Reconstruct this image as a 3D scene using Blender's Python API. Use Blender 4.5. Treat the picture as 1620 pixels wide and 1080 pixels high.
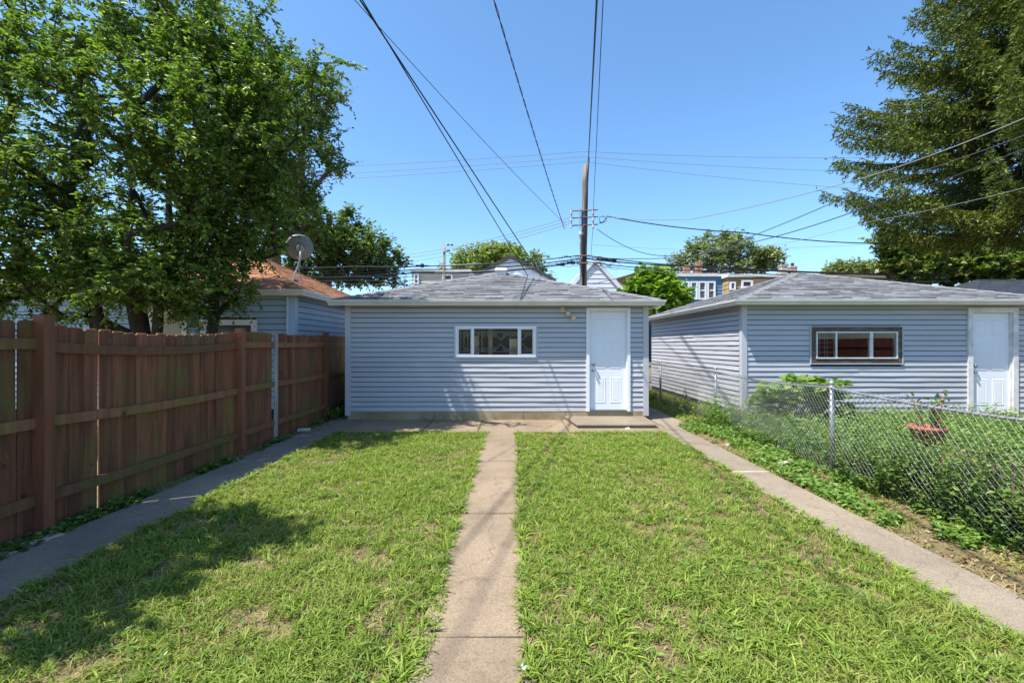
import bpy, math, random
import numpy as np
from mathutils import Vector, Matrix

# ------------------------------------------------------------------ scene, camera, sky, sun
for o in list(bpy.data.objects):
    bpy.data.objects.remove(o, do_unlink=True)
S = bpy.context.scene
COL = S.collection
F = 720.0                      # focal length in photo pixels (1620 wide)
CAMH = 1.54
cam = bpy.data.cameras.new('camera')
cam.sensor_width = 36.0
cam.lens = 36.0 * F / 1620.0
cam.shift_x = -2.0 / 1620.0
cam.shift_y = 5.0 / 1620.0
cam.clip_start = 0.05
cam.clip_end = 1500.0
camo = bpy.data.objects.new('camera', cam)
camo.location = (0, 0, CAMH)
camo.rotation_euler = (math.radians(90), 0, 0)
COL.objects.link(camo)
S.camera = camo

SUN_EL = math.radians(62)
SUN_H = Vector((-0.893, -0.45, 0)).normalized()          # horizontal direction towards the sun
SUN_DIR = Vector((SUN_H.x * math.cos(SUN_EL), SUN_H.y * math.cos(SUN_EL), math.sin(SUN_EL)))
W = bpy.data.worlds.new('World')
S.world = W
W.use_nodes = True
wn = W.node_tree
wn.nodes.clear()
sky = wn.nodes.new('ShaderNodeTexSky')
sky.sky_type = 'NISHITA'
sky.sun_disc = False
sky.sun_elevation = SUN_EL
sky.sun_rotation = math.atan2(SUN_H.x, SUN_H.y)
sky.altitude = 200
sky.air_density = 1.0
sky.dust_density = 1.0
sky.ozone_density = 6.5
bg = wn.nodes.new('ShaderNodeBackground')
bg.inputs['Strength'].default_value = 0.138
wo = wn.nodes.new('ShaderNodeOutputWorld')
hsv = wn.nodes.new('ShaderNodeHueSaturation')          # clean, saturated summer air over the whole sky
hsv.inputs['Hue'].default_value = 0.494
hsv.inputs['Saturation'].default_value = 1.07
hsv.inputs['Value'].default_value = 1.08
wn.links.new(sky.outputs[0], hsv.inputs['Color'])
wn.links.new(hsv.outputs[0], bg.inputs[0])
wn.links.new(bg.outputs[0], wo.inputs[0])

sl = bpy.data.lights.new('sun', 'SUN')
sl.energy = 5.0
sl.angle = math.radians(0.53)
sl.color = (1.0, 0.95, 0.87)
slo = bpy.data.objects.new('sun', sl)
slo.rotation_euler = SUN_DIR.to_track_quat('Z', 'Y').to_euler()
slo.location = (-20, -10, 30)
COL.objects.link(slo)
S.view_settings.view_transform = 'Standard'
S.view_settings.look = 'None'
S.view_settings.gamma = 1.0
S.view_settings.use_curve_mapping = False
S.view_settings.exposure = 0.93

rng = np.random.default_rng(7)
random.seed(7)


def P(px, py, Y):
    """world point seen at a photo pixel, at real distance Y"""
    return Vector(((px - 812) * Y / F, Y, CAMH - (py - 545) * Y / F))


# ------------------------------------------------------------------ materials
MATS = {}


def nt(name):
    m = bpy.data.materials.new(name)
    m.use_nodes = True
    t = m.node_tree
    t.nodes.clear()
    out = t.nodes.new('ShaderNodeOutputMaterial')
    MATS[name] = m
    return m, t, out


def N(t, typ, **kw):
    n = t.nodes.new(typ)
    for k, v in kw.items():
        setattr(n, k, v)
    return n


def mixc(t, fac, a, b, blend='MIX'):
    n = N(t, 'ShaderNodeMix', data_type='RGBA', blend_type=blend)
    for sock, val in ((0, fac), (6, a), (7, b)):
        if isinstance(val, (int, float)):
            n.inputs[sock].default_value = val
        elif isinstance(val, (tuple, list)):
            n.inputs[sock].default_value = (*val[:3], 1)
        else:
            t.links.new(val, n.inputs[sock])
    return n.outputs[2]


def ramp(t, fac, stops):
    n = N(t, 'ShaderNodeValToRGB')
    cr = n.color_ramp
    while len(cr.elements) < len(stops):
        cr.elements.new(0.5)
    for e, (p, c) in zip(cr.elements, stops):
        e.position = p
        e.color = (c, c, c, 1) if isinstance(c, (int, float)) else (*c, 1)
    t.links.new(fac, n.inputs[0])
    return n.outputs[0]


def noise(t, scale, detail=4, rough=0.55, coord=None, stretch=None, dist=0.0):
    n = N(t, 'ShaderNodeTexNoise')
    n.inputs['Scale'].default_value = scale
    n.inputs['Detail'].default_value = detail
    n.inputs['Roughness'].default_value = rough
    n.inputs['Distortion'].default_value = dist
    if coord is None:
        coord = N(t, 'ShaderNodeNewGeometry').outputs['Position']
    if stretch:
        mp = N(t, 'ShaderNodeMapping')
        mp.inputs['Scale'].default_value = stretch
        t.links.new(coord, mp.inputs[0])
        coord = mp.outputs[0]
    t.links.new(coord, n.inputs['Vector'])
    return n.outputs['Fac']


def pmat(name, col, rough=0.6, var=0.15, scale=6, col2=None, objvar=0.0, bump=0.0, bscale=60, stretch=None,
         metal=0.0, spec=0.5, big=None, bigcol=None, bigfac=0.5):
    """principled material: base colour broken by noise, per-object variation, fine relief"""
    m, t, out = nt(name)
    b = N(t, 'ShaderNodeBsdfPrincipled')
    b.inputs['Roughness'].default_value = rough
    b.inputs['Metallic'].default_value = metal
    b.inputs['Specular IOR Level'].default_value = spec
    if col2 is None:
        col2 = tuple(c * (1 - var) for c in col)
    c = mixc(t, ramp(t, noise(t, scale, stretch=stretch), [(0.3, 0.0), (0.7, 1.0)]), col, col2)
    if big:
        c = mixc(t, ramp(t, noise(t, big, 3, coord=None, stretch=stretch), [(0.48, 0.0), (0.7, bigfac)]), c, bigcol)
    if objvar > 0:
        oi = N(t, 'ShaderNodeObjectInfo')
        mr = N(t, 'ShaderNodeMapRange')
        mr.inputs[3].default_value = 1 - objvar
        mr.inputs[4].default_value = 1 + objvar
        t.links.new(oi.outputs['Random'], mr.inputs[0])
        hs = N(t, 'ShaderNodeHueSaturation')
        t.links.new(mr.outputs[0], hs.inputs['Value'])
        t.links.new(c, hs.inputs['Color'])
        c = hs.outputs[0]
    t.links.new(c, b.inputs['Base Color'])
    if bump > 0:
        bm = N(t, 'ShaderNodeBump')
        bm.inputs['Strength'].default_value = bump
        bm.inputs['Distance'].default_value = 0.01
        t.links.new(noise(t, bscale, 5, stretch=stretch), bm.inputs['Height'])
        t.links.new(bm.outputs[0], b.inputs['Normal'])
    t.links.new(b.outputs[0], out.inputs[0])
    return m


def leafmat(name, stops, trans=0.35, rough=0.45, spec=0.4, patch=None, patchcol=None, patchscale=1.0, tcol=(1.25, 1.35, 0.6)):
    m, t, out = nt(name)
    g = N(t, 'ShaderNodeNewGeometry')
    c = ramp(t, g.outputs['Random Per Island'], stops)
    if patch is not None:
        c = mixc(t, ramp(t, noise(t, patchscale, 3), [(patch, 0.0), (patch + 0.16, 0.75)]), c, patchcol)
    b = N(t, 'ShaderNodeBsdfPrincipled')
    b.inputs['Roughness'].default_value = rough
    b.inputs['Specular IOR Level'].default_value = spec
    t.links.new(c, b.inputs['Base Color'])
    tr = N(t, 'ShaderNodeBsdfTranslucent')
    t.links.new(mixc(t, 1.0, c, tcol, 'MULTIPLY'), tr.inputs[0])
    mx = N(t, 'ShaderNodeMixShader')
    mx.inputs[0].default_value = trans
    t.links.new(b.outputs[0], mx.inputs[1])
    t.links.new(tr.outputs[0], mx.inputs[2])
    t.links.new(mx.outputs[0], out.inputs[0])
    return m


def concretemat(name, a, b2, speck=0.5, objvar=0.06):
    m, t, out = nt(name)
    b = N(t, 'ShaderNodeBsdfPrincipled')
    b.inputs['Roughness'].default_value = 0.9
    b.inputs['Specular IOR Level'].default_value = 0.2
    c = mixc(t, ramp(t, noise(t, 1.7, 5), [(0.3, 0.0), (0.72, 1.0)]), a, b2)
    c = mixc(t, ramp(t, noise(t, 4.5, 6, 0.7), [(0.55, 0.0), (0.75, 0.55)]), c, tuple(x * 0.55 for x in b2))
    # hairline cracks and blotchy stains
    g0 = N(t, 'ShaderNodeNewGeometry')
    wv = N(t, 'ShaderNodeTexNoise')
    wv.inputs['Scale'].default_value = 3.0
    wv.inputs['Detail'].default_value = 6
    t.links.new(g0.outputs['Position'], wv.inputs['Vector'])
    vm = N(t, 'ShaderNodeVectorMath')
    vm.operation = 'MULTIPLY_ADD'
    vm.inputs[1].default_value = (0.5, 0.5, 0.5)
    t.links.new(wv.outputs['Color'], vm.inputs[0])
    t.links.new(g0.outputs['Position'], vm.inputs[2])
    vc = N(t, 'ShaderNodeTexVoronoi')
    vc.feature = 'DISTANCE_TO_EDGE'
    vc.inputs['Scale'].default_value = 0.55
    t.links.new(vm.outputs[0], vc.inputs['Vector'])
    c = mixc(t, ramp(t, vc.outputs['Distance'], [(0.0, 0.45), (0.0035, 0.0)]), c, tuple(x * 0.3 for x in b2))
    c = mixc(t, ramp(t, noise(t, 0.9, 6, 0.75), [(0.50, 0.0), (0.62, 0.40)]), c, tuple(x * 0.62 for x in b2))
    v = N(t, 'ShaderNodeTexVoronoi')
    v.inputs['Scale'].default_value = 130
    g = N(t, 'ShaderNodeNewGeometry')
    t.links.new(g.outputs['Position'], v.inputs['Vector'])
    sp = ramp(t, v.outputs['Color'], [(0.15, 0.55), (0.5, 1.0), (0.85, 1.25)])
    c = mixc(t, speck, c, mixc(t, 1.0, c, sp, 'MULTIPLY'))
    oi = N(t, 'ShaderNodeObjectInfo')
    mr = N(t, 'ShaderNodeMapRange')
    mr.inputs[3].default_value = 1 - objvar
    mr.inputs[4].default_value = 1 + objvar
    t.links.new(oi.outputs['Random'], mr.inputs[0])
    hs = N(t, 'ShaderNodeHueSaturation')
    t.links.new(mr.outputs[0], hs.inputs['Value'])
    t.links.new(c, hs.inputs['Color'])
    t.links.new(hs.outputs[0], b.inputs['Base Color'])
    bm = N(t, 'ShaderNodeBump')
    bm.inputs['Strength'].default_value = 0.5
    bm.inputs['Distance'].default_value = 0.006
    t.links.new(noise(t, 90, 6, 0.7), bm.inputs['Height'])
    t.links.new(bm.outputs[0], b.inputs['Normal'])
    t.links.new(b.outputs[0], out.inputs[0])
    return m


def glassmat(name, ior=1.28):
    m, t, out = nt(name)
    b = N(t, 'ShaderNodeBsdfGlossy')
    b.inputs['Roughness'].default_value = 0.02
    tr = N(t, 'ShaderNodeBsdfTransparent')
    tr.inputs[0].default_value = (0.94, 0.965, 0.97, 1)
    fr = N(t, 'ShaderNodeFresnel')
    fr.inputs[0].default_value = ior
    mx = N(t, 'ShaderNodeMixShader')
    t.links.new(fr.outputs[0], mx.inputs[0])
    t.links.new(tr.outputs[0], mx.inputs[1])
    t.links.new(b.outputs[0], mx.inputs[2])
    t.links.new(mx.outputs[0], out.inputs[0])
    return m


def fencemat(name, a, b2, moss=True, mossamt=0.75):
    m, t, out = nt(name)
    b = N(t, 'ShaderNodeBsdfPrincipled')
    b.inputs['Roughness'].default_value = 0.75
    b.inputs['Specular IOR Level'].default_value = 0.3
    oi = N(t, 'ShaderNodeObjectInfo')
    geo = N(t, 'ShaderNodeNewGeometry').outputs['Position']
    va = N(t, 'ShaderNodeVectorMath')
    va.operation = 'ADD'
    cx = N(t, 'ShaderNodeCombineXYZ')
    ml = N(t, 'ShaderNodeMath')
    ml.operation = 'MULTIPLY'
    ml.inputs[1].default_value = 37.0
    t.links.new(oi.outputs['Random'], ml.inputs[0])
    for i in range(3):
        t.links.new(ml.outputs[0], cx.inputs[i])
    t.links.new(geo, va.inputs[0])
    t.links.new(cx.outputs[0], va.inputs[1])
    co = va.outputs[0]
    c = mixc(t, ramp(t, noise(t, 3.0, 5, coord=co, stretch=(7, 7, 0.5)), [(0.38, 0.0), (0.62, 1.0)]), a, b2)
    # weathered pale streaks and knots
    c = mixc(t, ramp(t, noise(t, 2.2, 6, 0.7, coord=co, stretch=(5, 5, 0.8)), [(0.63, 0.0), (0.76, 0.55)]), c, (0.30, 0.23, 0.18))
    k = N(t, 'ShaderNodeTexVoronoi')
    k.inputs['Scale'].default_value = 3.2
    t.links.new(co, k.inputs['Vector'])
    c = mixc(t, ramp(t, k.outputs['Distance'], [(0.04, 0.85), (0.11, 0.0)]), c, (0.03, 0.015, 0.01))
    c = mixc(t, ramp(t, noise(t, 26, 3, coord=co), [(0.70, 0.0), (0.75, 0.6)]), c, (0.32, 0.28, 0.24))
    if moss:
        c = mixc(t, ramp(t, noise(t, 1.6, 5, 0.65, coord=geo, stretch=(1, 1, 1.2)), [(0.48, 0.0), (0.66, mossamt)]), c, (0.13, 0.135, 0.030))
    mr = N(t, 'ShaderNodeMapRange')
    mr.inputs[3].default_value = 0.72
    mr.inputs[4].default_value = 1.20
    t.links.new(oi.outputs['Random'], mr.inputs[0])
    hs = N(t, 'ShaderNodeHueSaturation')
    t.links.new(mr.outputs[0], hs.inputs['Value'])
    t.links.new(c, hs.inputs['Color'])
    t.links.new(hs.outputs[0], b.inputs['Base Color'])
    bm = N(t, 'ShaderNodeBump')
    bm.inputs['Strength'].default_value = 0.5
    bm.inputs['Distance'].default_value = 0.006
    t.links.new(noise(t, 12, 5, coord=co, stretch=(8, 8, 0.6)), bm.inputs['Height'])
    t.links.new(bm.outputs[0], b.inputs['Normal'])
    t.links.new(b.outputs[0], out.inputs[0])
    return m


def soilmat(name):
    m, t, out = nt(name)
    b = N(t, 'ShaderNodeBsdfPrincipled')
    b.inputs['Roughness'].default_value = 0.95
    b.inputs['Specular IOR Level'].default_value = 0.1
    c = mixc(t, ramp(t, noise(t, 6, 6, 0.7), [(0.35, 0.0), (0.65, 1.0)]), (0.11, 0.105, 0.04), (0.27, 0.20, 0.12))
    c = mixc(t, ramp(t, noise(t, 60, 4, 0.7), [(0.45, 0.0), (0.65, 0.7)]), c, (0.14, 0.10, 0.06))
    t.links.new(c, b.inputs['Base Color'])
    bm = N(t, 'ShaderNodeBump')
    bm.inputs['Strength'].default_value = 0.8
    bm.inputs['Distance'].default_value = 0.02
    t.links.new(noise(t, 40, 6, 0.7), bm.inputs['Height'])
    t.links.new(bm.outputs[0], b.inputs['Normal'])
    t.links.new(b.outputs[0], out.inputs[0])
    return m


M = {}
M['siding'] = pmat('siding', (0.43, 0.44, 0.475), 0.5, 0.10, 1.3, objvar=0.035, bump=0.08, bscale=30, stretch=(0.6, 0.6, 3), big=0.9, bigcol=(0.34, 0.34, 0.36), bigfac=0.30)
M['siding_n'] = pmat('siding_n', (0.41, 0.42, 0.46), 0.5, 0.10, 1.3, objvar=0.04, bump=0.08, bscale=30, stretch=(0.6, 0.6, 3), big=0.8, bigcol=(0.30, 0.29, 0.28), bigfac=0.35)
M['siding_b'] = pmat('siding_b', (0.30, 0.43, 0.56), 0.5, 0.10, 1.5, objvar=0.05, bump=0.08, bscale=30)
M['corner'] = pmat('corner', (0.46, 0.46, 0.49), 0.5, 0.08, 2)
M['corner_b'] = pmat('corner_b', (0.40, 0.53, 0.66), 0.5, 0.08, 2)
M['gutter'] = pmat('gutter', (0.66, 0.63, 0.58), 0.4, 0.12, 3, objvar=0.0, big=2.0, bigcol=(0.42, 0.38, 0.30), bigfac=0.35)
M['soffit'] = pmat('soffit', (0.50, 0.44, 0.33), 0.7, 0.2, 3)
M['sheath'] = pmat('sheath', (0.035, 0.03, 0.028), 0.9, 0.3, 4)  # near black, so gaps under the siding laps show as painted shade lines
M['dark_in'] = pmat('dark_in', (0.05, 0.045, 0.04), 0.9, 0.3, 4)
M['white'] = pmat('white', (0.74, 0.75, 0.78), 0.4, 0.05, 3, bump=0.03, bscale=40)
M['white_dirty'] = pmat('white_dirty', (0.68, 0.68, 0.68), 0.5, 0.2, 7, big=5, bigcol=(0.35, 0.32, 0.28), bigfac=0.5)
M['door'] = pmat('door', (0.72, 0.745, 0.80), 0.38, 0.04, 2, bump=0.03, bscale=60)
M['found'] = concretemat('found', (0.40, 0.33, 0.20), (0.26, 0.20, 0.11), 0.4)
M['conc'] = concretemat('conc', (0.27, 0.207, 0.140), (0.21, 0.16, 0.11), 0.5)
M['conc_l'] = concretemat('conc_l', (0.27, 0.225, 0.175), (0.19, 0.16, 0.125), 0.5)
M['conc_r'] = concretemat('conc_r', (0.265, 0.218, 0.16), (0.21, 0.173, 0.128), 0.55)
M['joint'] = pmat('joint', (0.06, 0.05, 0.035), 0.95, 0.3, 10)
M['shingle'] = pmat('shingle', (0.215, 0.22, 0.232), 0.9, 0.30, 14, objvar=0.16, bump=0.6, bscale=220, spec=0.2)
M['shingle_j'] = pmat('shingle_j', (0.215, 0.22, 0.232), 0.9, 0.6, 7, col2=(0.14, 0.143, 0.152), bump=0.6, bscale=220, spec=0.2)
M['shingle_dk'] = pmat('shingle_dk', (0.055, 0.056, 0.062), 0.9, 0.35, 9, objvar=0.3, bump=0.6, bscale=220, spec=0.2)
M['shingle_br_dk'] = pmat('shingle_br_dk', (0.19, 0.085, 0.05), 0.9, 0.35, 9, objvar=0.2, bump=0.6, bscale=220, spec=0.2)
M['shingle_br'] = pmat('shingle_br', (0.36, 0.17, 0.09), 0.9, 0.3, 9, objvar=0.2, bump=0.6, bscale=220, spec=0.2)
M['shingle_bj'] = pmat('shingle_bj', (0.36, 0.17, 0.09), 0.9, 0.35, 6, bump=0.6, bscale=220, spec=0.2)
M['shingle_bl'] = pmat('shingle_bl', (0.045, 0.055, 0.075), 0.9, 0.5, 5, objvar=0.3, bump=0.6, bscale=220, spec=0.2)
M['roofdark'] = pmat('roofdark', (0.05, 0.05, 0.055), 0.9, 0.4, 5)
M['fence'] = fencemat('fence', (0.26, 0.095, 0.046), (0.14, 0.055, 0.030), mossamt=0.6)
M['rail'] = fencemat('rail', (0.24, 0.105, 0.05), (0.16, 0.075, 0.038), mossamt=0.9)
M['post'] = fencemat('post', (0.24, 0.085, 0.042), (0.17, 0.066, 0.034), mossamt=0.12)
M['fence_raw'] = fencemat('fence_raw', (0.22, 0.15, 0.09), (0.13, 0.09, 0.055), mossamt=0.4)
M['fence_white'] = fencemat('fence_white', (0.46, 0.42, 0.38), (0.28, 0.25, 0.22), moss=False)
M['fence_red'] = pmat('fence_red', (0.19, 0.055, 0.032), 0.7, 0.3, 5, objvar=0.2)
M['woodframe'] = pmat('woodframe', (0.10, 0.075, 0.06), 0.85, 0.5, 9, stretch=(1, 1, 6), bump=0.5, bscale=50, big=3, bigcol=(0.22, 0.19, 0.17), bigfac=0.6)
M['stud'] = pmat('stud', (0.46, 0.24, 0.13), 0.8, 0.3, 6, stretch=(4, 4, 0.6))
M['card'] = pmat('card', (0.60, 0.40, 0.19), 0.85, 0.15, 5)
M['glass'] = glassmat('glass')
M['glass_clear'] = glassmat('glass_clear', 1.42)
M['galv'] = pmat('galv', (0.40, 0.41, 0.42), 0.5, 0.35, 8, metal=0.55)
M['wire_mesh'] = pmat('wire_mesh', (0.28, 0.285, 0.29), 0.45, 0.25, 4, metal=0.4)
M['grille'] = pmat('grille', (0.26, 0.235, 0.21), 0.5, 0.2, 8)
M['steel'] = pmat('steel', (0.25, 0.25, 0.26), 0.35, 0.2, 8, metal=0.8)
M['dish'] = pmat('dish', (0.17, 0.18, 0.20), 0.5, 0.15, 8)
M['lamp'] = pmat('lamp', (0.66, 0.58, 0.44), 0.45, 0.15, 9)
M['cable'] = pmat('cable', (0.012, 0.012, 0.014), 0.55, 0.2, 9)
M['cable_grey'] = pmat('cable_grey', (0.20, 0.20, 0.21), 0.5, 0.2, 9)
M['cable_red'] = pmat('cable_red', (0.22, 0.15, 0.14), 0.5, 0.2, 9)
M['polewood'] = pmat('polewood', (0.25, 0.205, 0.165), 0.85, 0.5, 3, stretch=(6, 6, 0.5), col2=(0.08, 0.06, 0.045), bump=0.7, bscale=14)
M['bluesign'] = pmat('bluesign', (0.06, 0.11, 0.17), 0.5, 0.4, 9)
M['rust'] = pmat('rust', (0.20, 0.10, 0.07), 0.8, 0.4, 12)
M['porcelain'] = pmat('porcelain', (0.6, 0.58, 0.54), 0.3, 0.2, 12)
M['terra'] = pmat('terra', (0.34, 0.115, 0.06), 0.75, 0.3, 9)
M['brick'] = pmat('brick', (0.40, 0.30, 0.27), 0.85, 0.35, 12, objvar=0.2, bump=0.5, bscale=60)
M['brickwall'] = pmat('brickwall', (0.42, 0.19, 0.10), 0.9, 0.35, 3, objvar=0.2)
M['tanbrick'] = pmat('tanbrick', (0.40, 0.29, 0.15), 0.9, 0.35, 3, objvar=0.15)
M['chimney'] = pmat('chimney', (0.50, 0.43, 0.35), 0.9, 0.4, 3, objvar=0.15)
M['chimney_red'] = pmat('chimney_red', (0.40, 0.22, 0.14), 0.9, 0.4, 3)
M['house_white'] = pmat('house_white', (0.62, 0.66, 0.70), 0.7, 0.12, 1.2)
M['house_cream'] = pmat('house_cream', (0.50, 0.47, 0.40), 0.8, 0.15, 1)
M['house_blue'] = pmat('house_blue', (0.10, 0.22, 0.38), 0.7, 0.2, 1)
M['house_brown'] = pmat('house_brown', (0.20, 0.15, 0.10), 0.8, 0.2, 1)
M['pane_dark'] = pmat('pane_dark', (0.10, 0.11, 0.13), 0.1, 0.4, 2)
M['pane_teal'] = pmat('pane_teal', (0.10, 0.30, 0.36), 0.15, 0.3, 2)
M['soil'] = soilmat('soil')
M['asphalt'] = pmat('asphalt', (0.20, 0.19, 0.18), 0.9, 0.3, 2)
M['bark'] = pmat('bark', (0.050, 0.040, 0.032), 0.9, 0.5, 8, bump=0.8, bscale=30, stretch=(2, 2, 0.7))
M['bark_grey'] = pmat('bark_grey', (0.17, 0.145, 0.12), 0.9, 0.5, 5, bump=0.8, bscale=30)
M['stem'] = pmat('stem', (0.10, 0.12, 0.04), 0.8, 0.4, 20)
M['stem_br'] = pmat('stem_br', (0.16, 0.11, 0.07), 0.85, 0.4, 20)
M['paper'] = pmat('paper', (0.8, 0.8, 0.8), 0.8, 0.1, 20)
M['debris'] = leafmat('debris', [(0.0, (0.10, 0.06, 0.03)), (0.5, (0.24, 0.15, 0.07)), (1.0, (0.36, 0.27, 0.15))], trans=0.1)
M['straw'] = leafmat('straw', [(0.0, (0.30, 0.22, 0.10)), (0.5, (0.38, 0.29, 0.14)), (1.0, (0.20, 0.17, 0.07))], trans=0.2)
M['grass'] = leafmat('grass', [(0.0, (0.095, 0.155, 0.020)), (0.45, (0.168, 0.258, 0.032)), (0.84, (0.265, 0.335, 0.065)), (0.93, (0.27, 0.33, 0.08)), (1.0, (0.40, 0.36, 0.17))],
                     trans=0.35, rough=0.6, spec=0.18, patch=0.50, patchcol=(0.26, 0.29, 0.07), patchscale=2.2)
M['crabgrass'] = leafmat('crabgrass', [(0.0, (0.105, 0.18, 0.02)), (0.5, (0.19, 0.285, 0.034)), (1.0, (0.33, 0.39, 0.09))], trans=0.35, rough=0.6, spec=0.18, patch=0.52, patchcol=(0.15, 0.22, 0.05), patchscale=1.6)
M['weed'] = leafmat('weed', [(0.0, (0.06, 0.13, 0.022)), (0.6, (0.12, 0.20, 0.035)), (1.0, (0.20, 0.26, 0.06))], trans=0.35)
M['weed_pale'] = leafmat('weed_pale', [(0.0, (0.09, 0.18, 0.03)), (0.6, (0.155, 0.26, 0.045)), (1.0, (0.24, 0.33, 0.09))], trans=0.35)
M['leaf_near'] = leafmat('leaf_near', [(0.0, (0.055, 0.10, 0.025)), (0.5, (0.098, 0.17, 0.03)), (0.85, (0.17, 0.26, 0.04)), (1.0, (0.34, 0.40, 0.09))], trans=0.42, rough=0.42, spec=0.40)
M['leaf_mid'] = leafmat('leaf_mid', [(0.0, (0.07, 0.12, 0.028)), (0.6, (0.12, 0.19, 0.04)), (1.0, (0.18, 0.25, 0.06))], trans=0.35)
M['leaf_far'] = leafmat('leaf_far', [(0.0, (0.13, 0.19, 0.04)), (0.6, (0.21, 0.28, 0.06)), (1.0, (0.30, 0.36, 0.09))], trans=0.3)
M['leaf_grey'] = leafmat('leaf_grey', [(0.0, (0.13, 0.18, 0.07)), (0.6, (0.20, 0.25, 0.10)), (1.0, (0.29, 0.33, 0.15))], trans=0.25)
M['leaf_bright'] = leafmat('leaf_bright', [(0.0, (0.12, 0.22, 0.02)), (0.6, (0.20, 0.33, 0.035)), (1.0, (0.30, 0.42, 0.06))], trans=0.45)
M['leaf_orange'] = leafmat('leaf_orange', [(0.0, (0.07, 0.13, 0.025)), (0.7, (0.15, 0.22, 0.045)), (0.93, (0.22, 0.26, 0.06)), (1.0, (0.45, 0.28, 0.08))], trans=0.35)
M['needle'] = leafmat('needle', [(0.0, (0.035, 0.058, 0.012)), (0.5, (0.08, 0.115, 0.02)), (0.85, (0.15, 0.19, 0.03)), (1.0, (0.23, 0.23, 0.05))], trans=0.18, rough=0.65, spec=0.2)
M['needle_dead'] = pmat('needle_dead', (0.10, 0.075, 0.05), 0.9, 0.4, 8)
M['rose_dry'] = leafmat('rose_dry', [(0.0, (0.20, 0.07, 0.02)), (0.6, (0.34, 0.13, 0.04)), (1.0, (0.16, 0.14, 0.05))], trans=0.3)

# ------------------------------------------------------------------ builders
ORG = {}


def tag(o, label=None, cat=None, group=None, kind=None):
    if label: o['label'] = label
    if cat: o['category'] = cat
    if group: o['group'] = group
    if kind: o['kind'] = kind
    return o


def thing(name, loc, label, cat, group=None):
    o = bpy.data.objects.new(name, None)
    o.empty_display_size = 0.1
    o.location = loc
    COL.objects.link(o)
    ORG[o.name] = Vector(loc)
    return tag(o, label, cat, group)


def link(name, me, mat, parent=None, loc=None, smooth=False):
    """link mesh whose vertices are in world space minus the parent's origin"""
    if mat is not None and not me.materials:
        me.materials.append(M[mat] if isinstance(mat, str) else mat)
    o = bpy.data.objects.new(name, me)
    COL.objects.link(o)
    base = ORG[parent.name] if parent else Vector((0, 0, 0))
    if parent: o.parent = parent
    if loc is not None:
        o.location = Vector(loc) - base
        ORG[o.name] = Vector(loc)
    else:
        ORG[o.name] = base.copy()
    if smooth:
        me.shade_smooth()
    return o


class MB:
    def __init__(self):
        self.v = []
        self.f = []

    def add(self, vs, fs):
        b = len(self.v)
        self.v += [tuple(p) for p in vs]
        self.f += [tuple(i + b for i in f) for f in fs]
        return self

    def box(self, x0, x1, y0, y1, z0, z1):
        return self.add([(x0, y0, z0), (x1, y0, z0), (x1, y1, z0), (x0, y1, z0), (x0, y0, z1), (x1, y0, z1), (x1, y1, z1), (x0, y1, z1)],
                        [(0, 3, 2, 1), (4, 5, 6, 7), (0, 1, 5, 4), (1, 2, 6, 5), (2, 3, 7, 6), (3, 0, 4, 7)])

    def prism(self, poly, vec):
        n = len(poly)
        a = [Vector(p) for p in poly]
        b = [p + Vector(vec) for p in a]
        return self.add(a + b, [tuple(range(n))[::-1], tuple(range(n, 2 * n))] + [(i, (i + 1) % n, n + (i + 1) % n, n + i) for i in range(n)])

    def loft(self, A, B):
        n = len(A)
        return self.add(list(A) + list(B), [tuple(range(n))[::-1], tuple(range(n, 2 * n))] + [(i, (i + 1) % n, n + (i + 1) % n, n + i) for i in range(n)])

    def tube(self, pts, r, seg=6, cap=True):
        pts = [Vector(p) for p in pts]
        n = len(pts)
        rs = r if isinstance(r, (list, tuple)) else [r] * n
        rings = []
        up = None
        for i in range(n):
            d = (pts[min(i + 1, n - 1)] - pts[max(i - 1, 0)])
            if d.length < 1e-9: d = Vector((0, 0, 1))
            d.normalize()
            if up is None or abs(up.dot(d)) > 0.98:
                up = Vector((0, 0, 1)) if abs(d.z) < 0.9 else Vector((1, 0, 0))
            s = d.cross(up).normalized()
            up = s.cross(d).normalized()
            rings.append([pts[i] + (s * math.cos(a) + up * math.sin(a)) * rs[i] for a in [2 * math.pi * k / seg for k in range(seg)]])
        vs = [p for ring in rings for p in ring]
        fs = []
        for i in range(n - 1):
            for k in range(seg):
                a = i * seg + k
                b = i * seg + (k + 1) % seg
                fs.append((a, b, b + seg, a + seg))
        if cap:
            fs.append(tuple(range(seg))[::-1])
            fs.append(tuple(range((n - 1) * seg, n * seg)))
        return self.add(vs, fs)

    def lathe(self, prof, c=(0, 0, 0), seg=20, axis=None):
        """prof: (radius, height) list, spun about axis (default z)"""
        ax = Vector(axis).normalized() if axis is not None else Vector((0, 0, 1))
        q = Vector((0, 0, 1)).rotation_difference(ax)
        vs, fs = [], []
        for r, h in prof:
            for k in range(seg):
                a = 2 * math.pi * k / seg
                vs.append(Vector(c) + q @ Vector((r * math.cos(a), r * math.sin(a), h)))
        for i in range(len(prof) - 1):
            for k in range(seg):
                a = i * seg + k
                b = i * seg + (k + 1) % seg
                fs.append((a, b, b + seg, a + seg))
        fs.append(tuple(range(seg))[::-1])
        fs.append(tuple(range((len(prof) - 1) * seg, len(prof) * seg)))
        return self.add(vs, fs)

    def mesh(self, name, off=(0, 0, 0)):
        me = bpy.data.meshes.new(name)
        o = Vector(off)
        me.from_pydata([Vector(p) - o for p in self.v], [], self.f)
        me.update()
        return me

    def build(self, name, mat, parent=None, smooth=False):
        off = ORG[parent.name] if parent else Vector((0, 0, 0))
        return link(name, self.mesh(name, off), mat, parent, smooth=smooth)


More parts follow.
